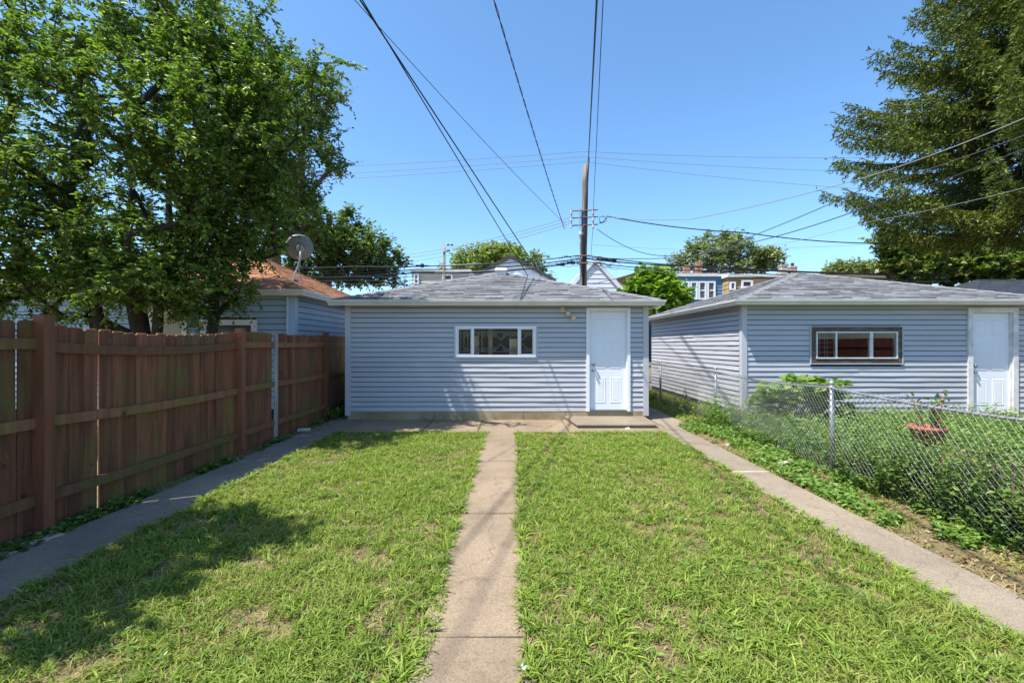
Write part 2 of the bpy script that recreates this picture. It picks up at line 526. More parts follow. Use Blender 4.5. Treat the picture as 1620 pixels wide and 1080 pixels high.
def npmesh(name, V, Fc, mat, parent=None, smooth=False):
    """V (n,3) float, Fc (m,k) int, all faces of k corners"""
    me = bpy.data.meshes.new(name)
    off = np.array(ORG[parent.name] if parent else (0, 0, 0), dtype=np.float64)
    V = np.asarray(V, dtype=np.float64) - off
    k = Fc.shape[1]
    me.vertices.add(len(V))
    me.vertices.foreach_set('co', V.astype(np.float32).ravel())
    me.loops.add(Fc.size)
    me.loops.foreach_set('vertex_index', Fc.astype(np.int32).ravel())
    me.polygons.add(len(Fc))
    me.polygons.foreach_set('loop_start', np.arange(0, Fc.size, k, dtype=np.int32))
    me.polygons.foreach_set('loop_total', np.full(len(Fc), k, dtype=np.int32))
    me.update(calc_edges=True)
    me.validate()
    return link(name, me, mat, parent, smooth=smooth)


def unit(a):
    return a / np.maximum(np.linalg.norm(a, axis=1, keepdims=True), 1e-9)


def leaf_geo(Pt, D, Nn, L, Wd, fold=0.25, fine=True):
    """leaves: base Pt, direction D, face normal Nn; returns V, F(quads)"""
    n = len(Pt)
    D = unit(D)
    Sd = unit(np.cross(D, Nn))
    Up = np.cross(Sd, D)
    L = np.broadcast_to(np.asarray(L, float), (n,))[:, None]
    Wd = np.broadcast_to(np.asarray(Wd, float), (n,))[:, None]
    lift = Up * Wd * fold
    if fine:
        tip = Pt + D * L - Up * L * 0.12
        a1 = Pt + D * L * 0.3
        a2 = Pt + D * L * 0.7 - Up * L * 0.04
        V = np.stack([Pt, a1 + Sd * Wd * 0.5 + lift, a2 + Sd * Wd * 0.36 + lift * 0.7, tip, a2 - Sd * Wd * 0.36 + lift * 0.7, a1 - Sd * Wd * 0.5 + lift], 1).reshape(-1, 3)
        b = (np.arange(n) * 6)[:, None]
        Fq = np.stack([b + np.array([0, 1, 2, 3]), b + np.array([0, 3, 4, 5])], 1).reshape(-1, 4)
    else:
        tip = Pt + D * L
        m = Pt + D * L * 0.45
        V = np.stack([Pt, m + Sd * Wd * 0.5 + lift, tip, m - Sd * Wd * 0.5 + lift], 1).reshape(-1, 3)
        b = (np.arange(n) * 4)[:, None]
        Fq = (b + np.array([0, 1, 2, 3])).reshape(-1, 4)
    return V, Fq


def vnoise(x, y, cell, seed=0):
    """smooth value noise 0..1"""
    r = np.random.default_rng(seed)
    G = r.random((64, 64))
    u = np.asarray(x) / cell + 500.0
    v = np.asarray(y) / cell + 500.0
    i = np.floor(u).astype(int)
    j = np.floor(v).astype(int)
    fu = u - i
    fv = v - j
    fu = fu * fu * (3 - 2 * fu)
    fv = fv * fv * (3 - 2 * fv)
    g = lambda a, b: G[a % 64, b % 64]
    return (g(i, j) * (1 - fu) + g(i + 1, j) * fu) * (1 - fv) + (g(i, j + 1) * (1 - fu) + g(i + 1, j + 1) * fu) * fv


def blades(name, Pt, L, Wd, lean, mat, parent=None, seed=1):
    r = np.random.default_rng(seed)
    n = len(Pt)
    L = np.broadcast_to(np.asarray(L, float), (n,))[:, None]
    Wd = np.broadcast_to(np.asarray(Wd, float), (n,))[:, None]
    a = r.random(n) * 2 * np.pi
    H = np.stack([np.cos(a), np.sin(a), np.zeros(n)], 1)
    b = a + np.pi / 2 + r.normal(0, 0.5, n)
    Sd = np.stack([np.cos(b), np.sin(b), r.normal(0, 0.25, n)], 1)
    ln = (np.broadcast_to(np.asarray(lean, float), (n,)) * r.uniform(0.4, 1.5, n))[:, None]
    Z = np.array([[0, 0, 1.0]])
    d1 = unit(Z + H * ln * 0.6)
    d2 = unit(Z * 0.75 + H * ln * 1.5)
    d3 = unit(Z * 0.25 + H * ln * 2.2)
    p1 = Pt + d1 * L * 0.35
    p2 = p1 + d2 * L * 0.35
    p3 = p2 + d3 * L * 0.35
    V = np.stack([Pt - Sd * Wd * 0.35, Pt + Sd * Wd * 0.35, p1 + Sd * Wd * 0.5, p1 - Sd * Wd * 0.5, p2 + Sd * Wd * 0.38, p2 - Sd * Wd * 0.38, p3 + Sd * Wd * 0.03, p3 - Sd * Wd * 0.03], 1).reshape(-1, 3)
    q = (np.arange(n) * 8)[:, None]
    Fq = np.stack([q + np.array([0, 1, 2, 3]), q + np.array([3, 2, 4, 5]), q + np.array([5, 4, 6, 7])], 1).reshape(-1, 4)
    return npmesh(name, V, Fq, mat, parent)


# ------------------------------------------------------------------ ground and paths
def struct(o):
    o['kind'] = 'structure'
    return o


g = MB()
g.add([(-300, -60, 0), (300, -60, 0), (300, 500, 0), (-300, 500, 0)], [(0, 1, 2, 3)])
struct(g.build('ground', 'soil'))

XP = dict(cl=-0.50, cr=0.075, ll=-3.66, lr=-3.03, rl=2.58, rr=3.08)
YC = 7.92


def path(name, slabs, mat, loc):
    root = bpy.data.objects.new(name, None)
    root.location = loc
    COL.objects.link(root)
    ORG[root.name] = Vector(loc)
    struct(root)
    x0 = min(s[0] for s in slabs); x1 = max(s[1] for s in slabs); y0 = min(s[2] for s in slabs); y1 = max(s[3] for s in slabs)
    jb = MB()
    for k_, (a, b, c, d) in enumerate(slabs):
        jb.box(a + .008, b - .008, c - .003 - .0005 * k_, d + .003 + .0005 * k_, -0.05, 0.006 + .0001 * (k_ % 2))
    jb.build('joint_bed', 'joint', root)
    for (a, b, c, d) in slabs:
        e = 0.008
        t1, t2, t3, t4 = [0.020 + random.uniform(-0.005, 0.006) for _ in range(4)]
        ch = 0.010
        bm = MB()
        lo = [(a + e, c + e, -0.06), (b - e, c + e, -0.06), (b - e, d - e, -0.06), (a + e, d - e, -0.06)]
        md = [(a + e, c + e, t1 - ch), (b - e, c + e, t2 - ch), (b - e, d - e, t3 - ch), (a + e, d - e, t4 - ch)]
        k = e + ch
        tp = [(a + k, c + k, t1), (b - k, c + k, t2), (b - k, d - k, t3), (a + k, d - k, t4)]
        bm.add(lo + md + tp, [(8, 9, 10, 11)] + [(i, (i + 1) % 4, 4 + (i + 1) % 4, 4 + i) for i in range(4)] + [(4 + i, 4 + (i + 1) % 4, 8 + (i + 1) % 4, 8 + i) for i in range(4)])
        bm.build('slab', mat, root)
    return root


ys = [-1.2, 0.6, 2.385, 4.12, 5.96, YC]
path('garden_path', [(XP['cl'], XP['cr'], ys[i], ys[i + 1]) for i in range(5)], 'conc', (-0.2, 3.4, 0))
yl = [-1.0, 0.9, 2.6, 4.35, 6.1, 7.9, 9.3, 11.2, 13.2, 15.2]
path('fence_side_path', [(XP['ll'], XP['lr'] if yl[i] < 9 else -3.46, yl[i], yl[i + 1]) for i in range(9)], 'conc_l', (-3.35, 4, 0))
yr = [-1.0, 0.8, 2.35, 3.95, 5.45, 6.95, 8.3]
path('lawn_side_path', [(XP['rl'], XP['rr'], yr[i], yr[i + 1]) for i in range(6)] +
     [(2.80, 3.36, a, b) for a, b in ((8.3, 9.9), (9.9, 11.6), (11.6, 13.4), (13.4, 15.2))], 'conc_r', (2.83, 4, 0))
xc = [-3.03, -1.62, -0.62, 0.98, 2.78]
path('garage_apron', [(xc[i], xc[i + 1], YC, 9.26) for i in range(4)], 'conc', (-0.2, 8.5, 0))
struct(MB().box(-60, 60, 16.2, 19.6, -0.1, 0.03).build('alley', 'asphalt'))
tag(MB().box(2.62, 3.06, 5.43, 5.462, 0.015, 0.024).build('joint_filler', 'chimney', bpy.data.objects['lawn_side_path']))


# ------------------------------------------------------------------ garages
def wall_pt(p0, u, n, s, z, d):
    return Vector((p0[0] + u[0] * s + n[0] * d, p0[1] + u[1] * s + n[1] * d, z))


def slab_uvd(mb, p0, u, n, s0, s1, z0, z1, d0, d1):
    mb.loft([wall_pt(p0, u, n, s0, z0, d0), wall_pt(p0, u, n, s1, z0, d0), wall_pt(p0, u, n, s1, z0, d1), wall_pt(p0, u, n, s0, z0, d1)],
            [wall_pt(p0, u, n, s0, z1, d0), wall_pt(p0, u, n, s1, z1, d0), wall_pt(p0, u, n, s1, z1, d1), wall_pt(p0, u, n, s0, z1, d1)])
    return mb


def sided_wall(root, p0, u, n, length, z0, z1, pitch, mat, openings=(), seams=True, thick=0.12):
    """sheathing with openings, and lap siding boards on it, each board its own object"""
    mb = MB()
    ss = sorted({0.0, length, *[o[0] for o in openings], *[o[1] for o in openings]})
    for a, b in zip(ss, ss[1:]):
        zs = [(z0 - 0.18, z1)]
        for o in openings:
            if o[0] <= a + 1e-6 and o[1] >= b - 1e-6:
                zs = [(c, d) for c, d in ((z0 - 0.18, o[2]), (o[3], z1)) if d - c > 0.02]
        for c, d in zs:
            slab_uvd(mb, p0, u, n, a, b, c, d, -thick, 0)
    mb.build('wall', 'sheath', root)
    rows = int(math.ceil((z1 - z0) / pitch))
    for r in range(rows):
        za = z0 + r * pitch
        zb = min(za + pitch, z1)
        if zb - za < 0.02: continue
        segs = [(0.0, length)]
        for o in openings:
            ov = min(zb, o[3]) - max(za, o[2])
            if ov > 0.3 * pitch:
                ns = []
                for a, b in segs:
                    if o[0] > a and o[1] < b:
                        ns += [(a, o[0]), (o[1], b)]
                    elif o[0] <= a < o[1]:
                        ns += [(o[1], b)] if o[1] < b else []
                    elif a < o[0] < b:
                        ns += [(a, o[0])]
                    else:
                        ns += [(a, b)]
                segs = ns
        out = []
        for a, b in segs:
            if seams and b - a > 3.2 and random.random() < 0.75:
                c = a + (b - a) * random.uniform(0.3, 0.7)
                out += [(a, c), (c, b)]
            else:
                out.append((a, b))
        for i, (a, b) in enumerate(out):
            if b - a < 0.03: continue
            jit = random.uniform(-0.003, 0.003)
            k = max(1, int((b - a) / 0.35))
            bm = MB()
            vs, fs = [], []
            for q in range(k + 1):
                s = a + (b - a) * q / k
                w = random.uniform(-0.0034, 0.0034)
                w2 = random.uniform(-0.0012, 0.0012)
                vs += [wall_pt(p0, u, n, s, za, 0.0015), wall_pt(p0, u, n, s, za + w2, 0.0185 + jit + w), wall_pt(p0, u, n, s, za + 0.008 + w2, 0.0185 + jit + w),
                       wall_pt(p0, u, n, s, za + pitch * 0.5, 0.0105 + jit * .6 + w * 0.6), wall_pt(p0, u, n, s, zb - 0.013, 0.0050), wall_pt(p0, u, n, s, zb - 0.013, 0.0015)]
            for q in range(k):
                for e in range(6):
                    fs.append((q * 6 + e, (q + 1) * 6 + e, (q + 1) * 6 + (e + 1) % 6, q * 6 + (e + 1) % 6))
            fs.append(tuple(range(6)))
            fs.append(tuple(range(k * 6, k * 6 + 6))[::-1])
            bm.add(vs, fs)
            bm.build('siding_board', mat, root)


def shingle_plane(root, A, B, C, D, mat, single=True, expo=0.143, joined_name='shingle_field', matj=None, wmin=0.16, wmax=0.40):
    """roof plane: eave A->B, top edge D->C (may be one point); shingle tabs laid in courses"""
    A, B, C, D = map(Vector, (A, B, C, D))
    u = (B - A).normalized()
    Lb = (B - A).length
    n = (B - A).cross(D - A).normalized()
    if n.z < 0: n = -n
    v = n.cross(u).normalized()
    if v.z < 0: v = -v
    H = (D - A).dot(v)
    ud, uc = (D - A).dot(u), (C - A).dot(u)
    lo = lambda t: ud * t / H
    hi = lambda t: Lb + (uc - Lb) * t / H
    rows = int(math.ceil(H / expo))
    allb = MB()
    for r in range(rows):
        v0 = r * expo
        v1 = min((r + 1) * expo + 0.02, H)
        if v1 - v0 < 0.02: continue
        x = lo(v0) - random.uniform(0, 0.3)
        while x < hi(v0):
            w = random.uniform(wmin, wmax)
            a0, a1 = max(x, lo(v0)), max(x, lo(v1))
            b0, b1 = min(x + w - 0.004, hi(v0)), min(x + w - 0.004, hi(v1))
            x += w
            if b0 - a0 < 0.03: continue
            b1 = max(b1, a1 + 0.001) if a1 < hi(v1) else a1
            if b1 <= a1: a1 = b1 = min(max(a1, lo(v1)), hi(v1)); b1 += 0.001
            t = random.uniform(0.010, 0.020)
            dv = random.uniform(-0.008, 0.008) if v0 > 0 else -0.02
            p = lambda s, tt, h: A + u * s + v * tt + n * h
            vs = [p(a0, v0 + dv, 0.002), p(b0, v0 + dv, 0.002), p(b1, v1, 0.002), p(a1, v1, 0.002), p(a0, v0 + dv, t), p(b0, v0 + dv, t), p(b1, v1, 0.005), p(a1, v1, 0.005)]
            fs = [(4, 5, 6, 7), (0, 1, 5, 4), (1, 2, 6, 5), (3, 0, 4, 7), (2, 3, 7, 6)]
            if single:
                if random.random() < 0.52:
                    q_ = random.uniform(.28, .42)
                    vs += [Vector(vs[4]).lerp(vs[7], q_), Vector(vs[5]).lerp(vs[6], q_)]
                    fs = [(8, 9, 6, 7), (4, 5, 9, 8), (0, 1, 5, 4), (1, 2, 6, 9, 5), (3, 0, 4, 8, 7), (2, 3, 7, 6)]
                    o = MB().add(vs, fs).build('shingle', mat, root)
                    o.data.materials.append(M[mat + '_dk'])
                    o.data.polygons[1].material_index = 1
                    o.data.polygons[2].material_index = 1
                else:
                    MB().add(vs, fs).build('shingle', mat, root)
            else:
                allb.add(vs, fs)
    if not single:
        o = allb.build(joined_name, matj or mat, root)
        o['kind'] = 'stuff'


def hip_roof(root, x0, x1, y0, y1, ze, zp, ov, mat, matj, front_single=True, sides=('F', 'L', 'R', 'B'), peak=None, single_sides=()):
    """hip roof over the plan; returns corner points"""
    e = [Vector((x0 - ov, y0 - ov, ze)), Vector((x1 + ov, y0 - ov, ze)), Vector((x1 + ov, y1 + ov, ze)), Vector((x0 - ov, y1 + ov, ze))]
    cx, cy = (x0 + x1) / 2, (y0 + y1) / 2
    if peak is None:
        rl = 0.12
        pk = [Vector((cx - rl, cy, zp)), Vector((cx + rl, cy, zp))]
    else:
        pk = [Vector((peak[0], cy, zp)), Vector((peak[1], cy, zp))]
    mb = MB()
    th = Vector((0, 0, -0.04))
    top = e + pk
    bot = [p + th for p in top]
    fs = [(0, 1, 5, 4), (1, 2, 5), (2, 3, 4, 5), (3, 0, 4)]
    mb.add(top + bot, fs + [tuple(i + 6 for i in f[::-1]) for f in fs] + [(0, 6, 7, 1), (1, 7, 8, 2), (2, 8, 9, 3), (3, 9, 6, 0)])
    roof = mb.build('roof', 'roofdark', root)
    planes = {'F': (e[0], e[1], pk[1], pk[0]), 'R': (e[1], e[2], pk[1], pk[1]), 'B': (e[2], e[3], pk[0], pk[1]), 'L': (e[3], e[0], pk[0], pk[0])}
    for s in sides:
        shingle_plane(roof, *planes[s], mat, single=(front_single and s == 'F') or s in single_sides, matj=matj)
    # ridge and hip caps
    for a, b in ((e[0], pk[0]), (e[1], pk[1]), (e[2], pk[1]), (e[3], pk[0]), (pk[0], pk[1])):
        d = (b - a)
        nseg = max(1, int(d.length / 0.25))
        cap = MB()
        side = d.cross(Vector((0, 0, 1))).normalized()
        for i in range(nseg):
            p = a + d * (i / nseg)
            q = a + d * ((i + 1.12) / nseg if i < nseg - 1 else 1)
            dn = Vector((0, 0, -0.028))
            up1, up2 = Vector((0, 0, 0.034)), Vector((0, 0, 0.022))
            cap.add([p + side * 0.12 + dn + up1 * .5, p + up1, p - side * 0.12 + dn + up1 * .5, q + side * 0.12 + dn + up2 * .5, q + up2, q - side * 0.12 + dn + up2 * .5],
                    [(0, 1, 4, 3), (1, 2, 5, 4), (0, 2, 1)])
        cap.build('hip_cap', matj, roof)
    return e, pk


def gutters(root, e, zt, zb, mat='gutter'):
    """gutter trough along the eave edges e[i]->e[i+1]"""
    names = [(0, 1), (1, 2), (2, 3), (3, 0)]
    c = sum(e, Vector()) / 4
    for i, j in names:
        a, b = e[i].copy(), e[j].copy()
        d = (b - a).normalized()
        n = Vector((d.y, -d.x, 0))
        if n.dot(a - c) < 0: n = -n
        prof = [(-0.03, zb), (0.055, zb), (0.062, zb + 0.03), (0.088, zt - 0.035), (0.092, zt), (0.078, zt), (0.074, zt - 0.012), (-0.03, zt - 0.012)]
        A = [Vector((a.x, a.y, 0)) + n * p[0] - d * max(p[0], 0) + Vector((0, 0, p[1])) for p in prof]
        B = [Vector((b.x, b.y, 0)) + n * p[0] + d * max(p[0], 0) + Vector((0, 0, p[1])) for p in prof]
        MB().loft(A, B).build('gutter', mat, root)


def soffit(root, x0, x1, y0, y1, ov, z, mat='soffit'):
    o = ov - 0.035
    mb = MB()
    mb.box(x0 - o, x1 + o, y0 - o, y0 + 0.06, z, z + 0.025)
    mb.box(x0 - o, x1 + o, y1 - 0.06, y1 + o, z, z + 0.025)
    mb.box(x0 - o, x0 + 0.06, y0 + 0.062, y1 - 0.062, z, z + 0.025)
    mb.box(x1 - 0.06, x1 + o, y0 + 0.062, y1 - 0.062, z, z + 0.025)
    mb.build('soffit', mat, root)


def frame_y(mb, x0, x1, z0, z1, w, y0, y1, bottom=True, wb=None):
    """rectangular frame in the xz plane, members butted"""
    wb = wb or w
    zb = z0 + wb if bottom else z0
    mb.box(x0, x0 + w, y0, y1, z0, z1)
    mb.box(x1 - w, x1, y0, y1, z0, z1)
    mb.box(x0 + w, x1 - w, y0, y1, z1 - w, z1)
    if bottom:
        mb.box(x0 + w, x1 - w, y0, y1, z0, zb)
    return mb


def six_panel_door(root, x0, x1, z0, z1, yf, knob_left=True, mat='door'):
    d = MB().box(x0, x1, yf, yf + 0.045, z0, z1).build('door', mat, root)
    w = x1 - x0
    h = z1 - z0
    st = 0.13 * w
    pw = (w - 3 * st) / 2
    for (a, b) in ((0.07, 0.33), (0.42, 0.70), (0.77, 0.93)):
        for k in range(2):
            px0 = x0 + st + k * (pw + st)
            pz0, pz1 = z0 + a * h, z0 + b * h
            mb = MB()
            R = lambda i, y: [(px0 + i, y, pz0 + i), (px0 + pw - i, y, pz0 + i), (px0 + pw - i, y, pz1 - i), (px0 + i, y, pz1 - i)]
            rings = [R(0, yf - 0.0005), R(0.007, yf - 0.006), R(0.018, yf - 0.006), R(0.027, yf - 0.001), R(0.052, yf - 0.005)]
            vs = [p for r in rings for p in r]
            fs = [(4 * q + i, 4 * q + (i + 1) % 4, 4 * q + 4 + (i + 1) % 4, 4 * q + 4 + i) for q in range(4) for i in range(4)] + [(16, 17, 18, 19)]
            mb.add(vs, fs).build('panel', mat, d)
    kx = x0 + 0.065 if knob_left else x1 - 0.065
    for kz, r in ((z0 + 0.465 * h, 0.030), (z0 + 0.405 * h, 0.026)):
        MB().lathe([(r, 0), (r, .012), (.013, .016), (.013, .035), (r * .85, .042), (r * .95, .058), (r * .7, .072)], (kx, yf - 0.001, kz), 14, (0, -1, 0)).build('door_knob', 'steel', d, True)
    return d


# ---- main garage
GX0, GX1, GY0, GY1 = -3.385, 2.72, 9.25, 15.35
gar = thing('detached_garage', ((GX0 + GX1) / 2, GY0, 0), 'grey vinyl-sided garage with a white door at the end of the centre path', 'garage')
WX0, WX1, WZ0, WZ1 = -1.205, 0.49, 1.255, 1.945           # window outer
DX0, DX1, DZ0, DZ1 = 1.48, 2.37, 0.19, 2.285              # door casing outer
op = [(WX0 + 0.03 - GX0, WX1 - 0.03 - GX0, WZ0 + 0.03, WZ1 - 0.03), (DX0 + 0.02 - GX0, DX1 - 0.02 - GX0, 0.0, DZ1 - 0.02)]
sided_wall(gar, (GX0, GY0), (1, 0), (0, -1), GX1 - GX0, 0.19, 2.36, 0.1, 'siding', op)
sided_wall(gar, (GX1, GY0 + 0.13), (0, 1), (1, 0), GY1 - GY0 - 0.13, 0.19, 2.36, 0.1, 'siding', thick=0.1)
sided_wall(gar, (GX0, GY1), (0, -1), (-1, 0), GY1 - GY0 - 0.13, 0.19, 2.36, 0.1, 'siding', thick=0.1)
MB().box(GX0 + .11, GX1 - .11, GY1 - 0.1, GY1, 0, 2.36).build('wall', 'sheath', gar)
MB().box(GX0 + .13, GX1 - .13, GY0 + .13, GY1 - .11, 0.0, 0.05).build('floor_slab', 'dark_in', gar)
for cx in (GX0, GX1):
    s = -1 if cx == GX0 else 1
    mb = MB()
    mb.box(min(cx - s * .085, cx + s * .024), max(cx - s * .085, cx + s * .024), GY0 - 0.030, GY0 - 0.0005, 0.10, 2.36)
    mb.box(min(cx + s * .0005, cx + s * .030), max(cx + s * .0005, cx + s * .030), GY0 + 0.0005, GY0 + 0.085, 0.10, 2.36)
    mb.build('corner_post', 'corner', gar)
for a, b in ((GX0 + .02, -1.6), (-1.592, 0.2), (0.208, 1.05), (1.058, GX1 - .02)):
    MB().box(a, b, GY0 - 0.012, GY0 + 0.1, -0.05, 0.188).build('foundation_block', 'found', gar)
OV = 0.21
e, pk = hip_roof(gar, GX0, GX1, GY0, GY1, 2.425, 3.46, OV, 'shingle', 'shingle_j')
gutters(gar, e, 2.425, 2.315)
soffit(gar, GX0, GX1, GY0, GY1, OV, 2.335)
# window
fy = GY0 - 0.045
win = frame_y(MB(), WX0, WX1, WZ0, WZ1, 0.035, GY0 - 0.028, GY0 + 0.10).build('window', 'corner', gar)
frame_y(MB(), WX0 + .0355, WX1 - .0355, WZ0 + .0355, WZ1 - .0355, 0.045, fy, GY0 + 0.09).build('window_frame', 'white', win)
ml = [WX0 + 0.36, WX1 - 0.40]
for mx_ in ml:
    MB().box(mx_, mx_ + 0.05, fy + 0.006, GY0 + 0.07, WZ0 + .081, WZ1 - .081).build('mullion', 'white', win)
lites = [(WX0 + .081, ml[0] - .001, fy + 0.045), (ml[0] + .051, ml[1] - .001, fy + 0.062), (ml[1] + .051, WX1 - .081, fy + 0.045)]
for a, b, y in lites:
    MB().box(a, b, y, y + 0.004, WZ0 + .081, WZ1 - .081).build('pane', 'glass', win)
frame_y(MB(), lites[0][0], lites[0][1], WZ0 + .081, WZ1 - .081, 0.018, fy + 0.030, fy + 0.044).build('sash', 'white', win)
frame_y(MB(), lites[2][0], lites[2][1], WZ0 + .081, WZ1 - .081, 0.018, fy + 0.030, fy + 0.044).build('sash', 'white', win)
# scrollwork grille behind the panes
gy = GY0 + 0.13
gm = MB()


def scroll(cx, cz, r, turns=1.4, start=0.0, flip=1):
    pts = []
    for i in range(26):
        t = i / 25
        a = start + flip * t * turns * 2 * math.pi
        rr = r * (1 - 0.8 * t)
        pts.append((cx + rr * math.cos(a), gy, cz + rr * math.sin(a)))
    return pts


zc0, zc1 = WZ0 + 0.14, WZ1 - 0.15
for z in (zc0, zc1):
    gm.tube([(WX0 + .03, gy, z), (WX1 - .03, gy, z)], 0.008, 5)
for x in (WX0 + .12, WX0 + .19, WX0 + .27, WX0 + .49, WX0 + .56):
    gm.tube([(x + 0.005 * math.sin(k * 1.5), gy - .004, zc0 + (zc1 - zc0) * k / 12) for k in range(13)], 0.0085, 5)
for cx in (WX0 + .28, WX0 + .52, WX0 + .75, WX1 - .62, WX1 - .42, WX1 - .18):
    for sgn, zz in ((1, zc1 - 0.06), (-1, zc0 + 0.06)):
        gm.tube(scroll(cx - 0.05, zz, 0.05, 1.5, 0, sgn), 0.006, 5)
        gm.tube(scroll(cx + 0.07, zz, 0.05, 1.5, math.pi, -sgn), 0.006, 5)
for x in (WX0 + .95, WX1 - .30):
    for s in (-1, 1):
        gm.tube([(x, gy, (zc0 + zc1) / 2 + s * .04), (x + s * 0.0 + 0.11, gy, (zc0 + zc1) / 2 + s * .15), (x + 0.2, gy, zc1 if s > 0 else zc0)], 0.008, 5)
        gm.tube([(x, gy, (zc0 + zc1) / 2 + s * .04), (x - 0.11, gy, (zc0 + zc1) / 2 + s * .15), (x - 0.2, gy, zc1 if s > 0 else zc0)], 0.008, 5)
gm.build('security_grille', 'grille', win)
# things seen through the window
tag(MB().box(-0.52, -0.435, GY0 + 0.24, GY0 + 0.33, 0.05, 2.4).build('wooden_post', 'stud'), 'reddish bare wooden post standing inside behind the scrollwork window', 'post')
p_ = MB().box(-0.885, -0.735, GY0 + 0.17, GY0 + 0.20, 0.05, 1.72).build('leaning_board', 'card')
tag(p_, 'tall narrow tan board inside the scrollwork window, left of the wooden post', 'board')
p_ = MB().box(-0.055, 0.085, GY0 + 0.17, GY0 + 0.20, 0.05, 1.66).build('leaning_board', 'card')
tag(p_, 'shorter tan board inside the scrollwork window, beside its right mullion', 'board')
for b_, x0, x1, zt in ((bpy.data.objects['leaning_board'], -0.73, -0.715, 1.72), (bpy.data.objects['leaning_board.001'], -0.073, -0.058, 1.675)):
    MB().box(x0, x1, GY0 + 0.165, GY0 + 0.203, 0.05, zt).build('edge_strip', 'white', b_)
# door
cas = frame_y(MB(), DX0, DX1, DZ0, DZ1, 0.062, GY0 - 0.045, GY0 + 0.09, bottom=False)
cas.build('door_casing', 'white', gar)
frame_y(MB(), DX0 + .0622, DX1 - .0622, DZ0, DZ1 - .0622, 0.018, GY0 - 0.012, GY0 + 0.09, bottom=False).build('door_jamb', 'white', gar)
MB().box(DX0 + .0625, DX1 - .0625, GY0 - 0.035, GY0 + 0.09, DZ0, DZ0 + 0.028).build('threshold', 'steel', gar)
six_panel_door(gar, DX0 + .081, DX1 - .081, DZ0 + 0.03, DZ1 - .083, GY0 + 0.022)
# twin floodlight
fl = thing('floodlight', (1.02, GY0 - 0.03, 2.19), 'cream twin-head floodlight on a round plate beside the white garage door', 'light')
MB().lathe([(.052, 0), (.052, .018), (.044, .026), (.018, .03)], (1.00, GY0 - 0.02, 2.245), 18, (0, -1, 0)).build('wall_plate', 'lamp', fl, True)
for (ax, az, bx, bz) in ((1.03, 2.225, 1.09, 2.19), (1.06, 2.20, 1.20, 2.10)):
    MB().tube([(1.00, GY0 - 0.05, 2.245), (ax, GY0 - 0.075, az), (bx, GY0 - 0.09, bz)], 0.010, 8).build('arm', 'lamp', fl, True)
    dr = Vector((0.25, -0.75, -0.55)).normalized()
    MB().lathe([(.022, -.055), (.030, -.045), (.030, -.01), (.044, .035), (.047, .05), (.041, .052), (.036, .044)], (bx, GY0 - 0.09, bz), 16, dr).build('lamp_head', 'lamp', fl, True)
# roof vent
rv = thing('roof_vent', (-0.33, 12.05, 3.39), 'small white square vent at the peak of the grey garage roof', 'vent')
MB().box(-0.45, -0.19, 11.95, 12.2, 3.34, 3.49).build('vent_body', 'white_dirty', rv)
MB().loft([(-0.49, 11.90, 3.49), (-0.15, 11.90, 3.49), (-0.15, 12.25, 3.49), (-0.49, 12.25, 3.49)], [(-0.46, 11.93, 3.55), (-0.18, 11.93, 3.55), (-0.18, 12.22, 3.55), (-0.46, 12.22, 3.55)]).build('vent_cap', 'white_dirty', rv)
# door step
stp = thing('concrete_step', (1.86, 8.75, 0.02), 'low two-layer concrete step in front of the white garage door', 'step')
st_ = MB()
st_.loft([(1.18, 8.30, 0.012), (2.62, 8.30, 0.012), (2.62, 9.235, 0.012), (1.05, 9.235, 0.012)], [(1.19, 8.31, 0.07), (2.61, 8.31, 0.07), (2.61, 9.23, 0.07), (1.06, 9.23, 0.07)])
st_.build('step_base', 'conc_r', stp)
MB().loft([(1.16, 8.27, 0.071), (2.64, 8.27, 0.071), (2.64, 9.236, 0.071), (1.04, 9.236, 0.071)], [(1.17, 8.28, 0.094), (2.63, 8.28, 0.094), (2.63, 9.23, 0.094), (1.05, 9.23, 0.094)]).build('step_top', 'conc_r', stp)
tag(MB().loft([(2.02, 8.215, .024), (2.10, 8.205, .023), (2.11, 8.25, .026), (2.03, 8.26, .024)], [(2.025, 8.22, .03), (2.095, 8.21, .034), (2.1, 8.245, .045), (2.035, 8.255, .032)]).build('paper_scrap', 'paper'),
    'scrap of white paper at the foot of the concrete step', 'litter')
tag(MB().loft([(.035, 2.13, .022), (.062, 2.12, .023), (.066, 2.155, .024), (.040, 2.16, .022)], [(.037, 2.132, .027), (.060, 2.123, .036), (.063, 2.152, .029), (.042, 2.157, .034)]).build('paper_scrap', 'paper'),
    'crumpled white scrap on the edge of the centre path, at the grass', 'litter')

# ---- neighbour garage
NX0, NX1, NY0, NY1 = 4.69, 10.85, 9.30, 15.4
ng = thing('detached_garage', ((NX0 + NX1) / 2, NY0, 0), 'grey vinyl-sided garage behind the chain-link fence, with a brown wood-framed window', 'garage')
VX0, VX1, VZ0, VZ1 = 6.05, 7.94, 1.14, 1.92
EX0, EX1, EZ0, EZ1 = 9.26, 10.28, 0.14, 2.29
sided_wall(ng, (NX0, NY0), (1, 0), (0, -1), NX1 - NX0, 0.16, 2.36, 0.105, 'siding_n', [(VX0 + .03 - NX0, VX1 - .03 - NX0, VZ0 + .03, VZ1 - .03), (EX0 + .03 - NX0, EX1 - .03 - NX0, 0, EZ1 - .02)])
sided_wall(ng, (NX0, NY1), (0, -1), (-1, 0), NY1 - NY0 - 0.13, 0.16, 2.36, 0.105, 'siding_n', thick=0.1)
MB().box(NX0 + .11, NX1, NY1 - 0.1, NY1, 0, 2.36).build('wall', 'sheath', ng)
MB().box(NX1 - .1, NX1, NY0 + .13, NY1 - .11, 0, 2.36).build('wall', 'sheath', ng)
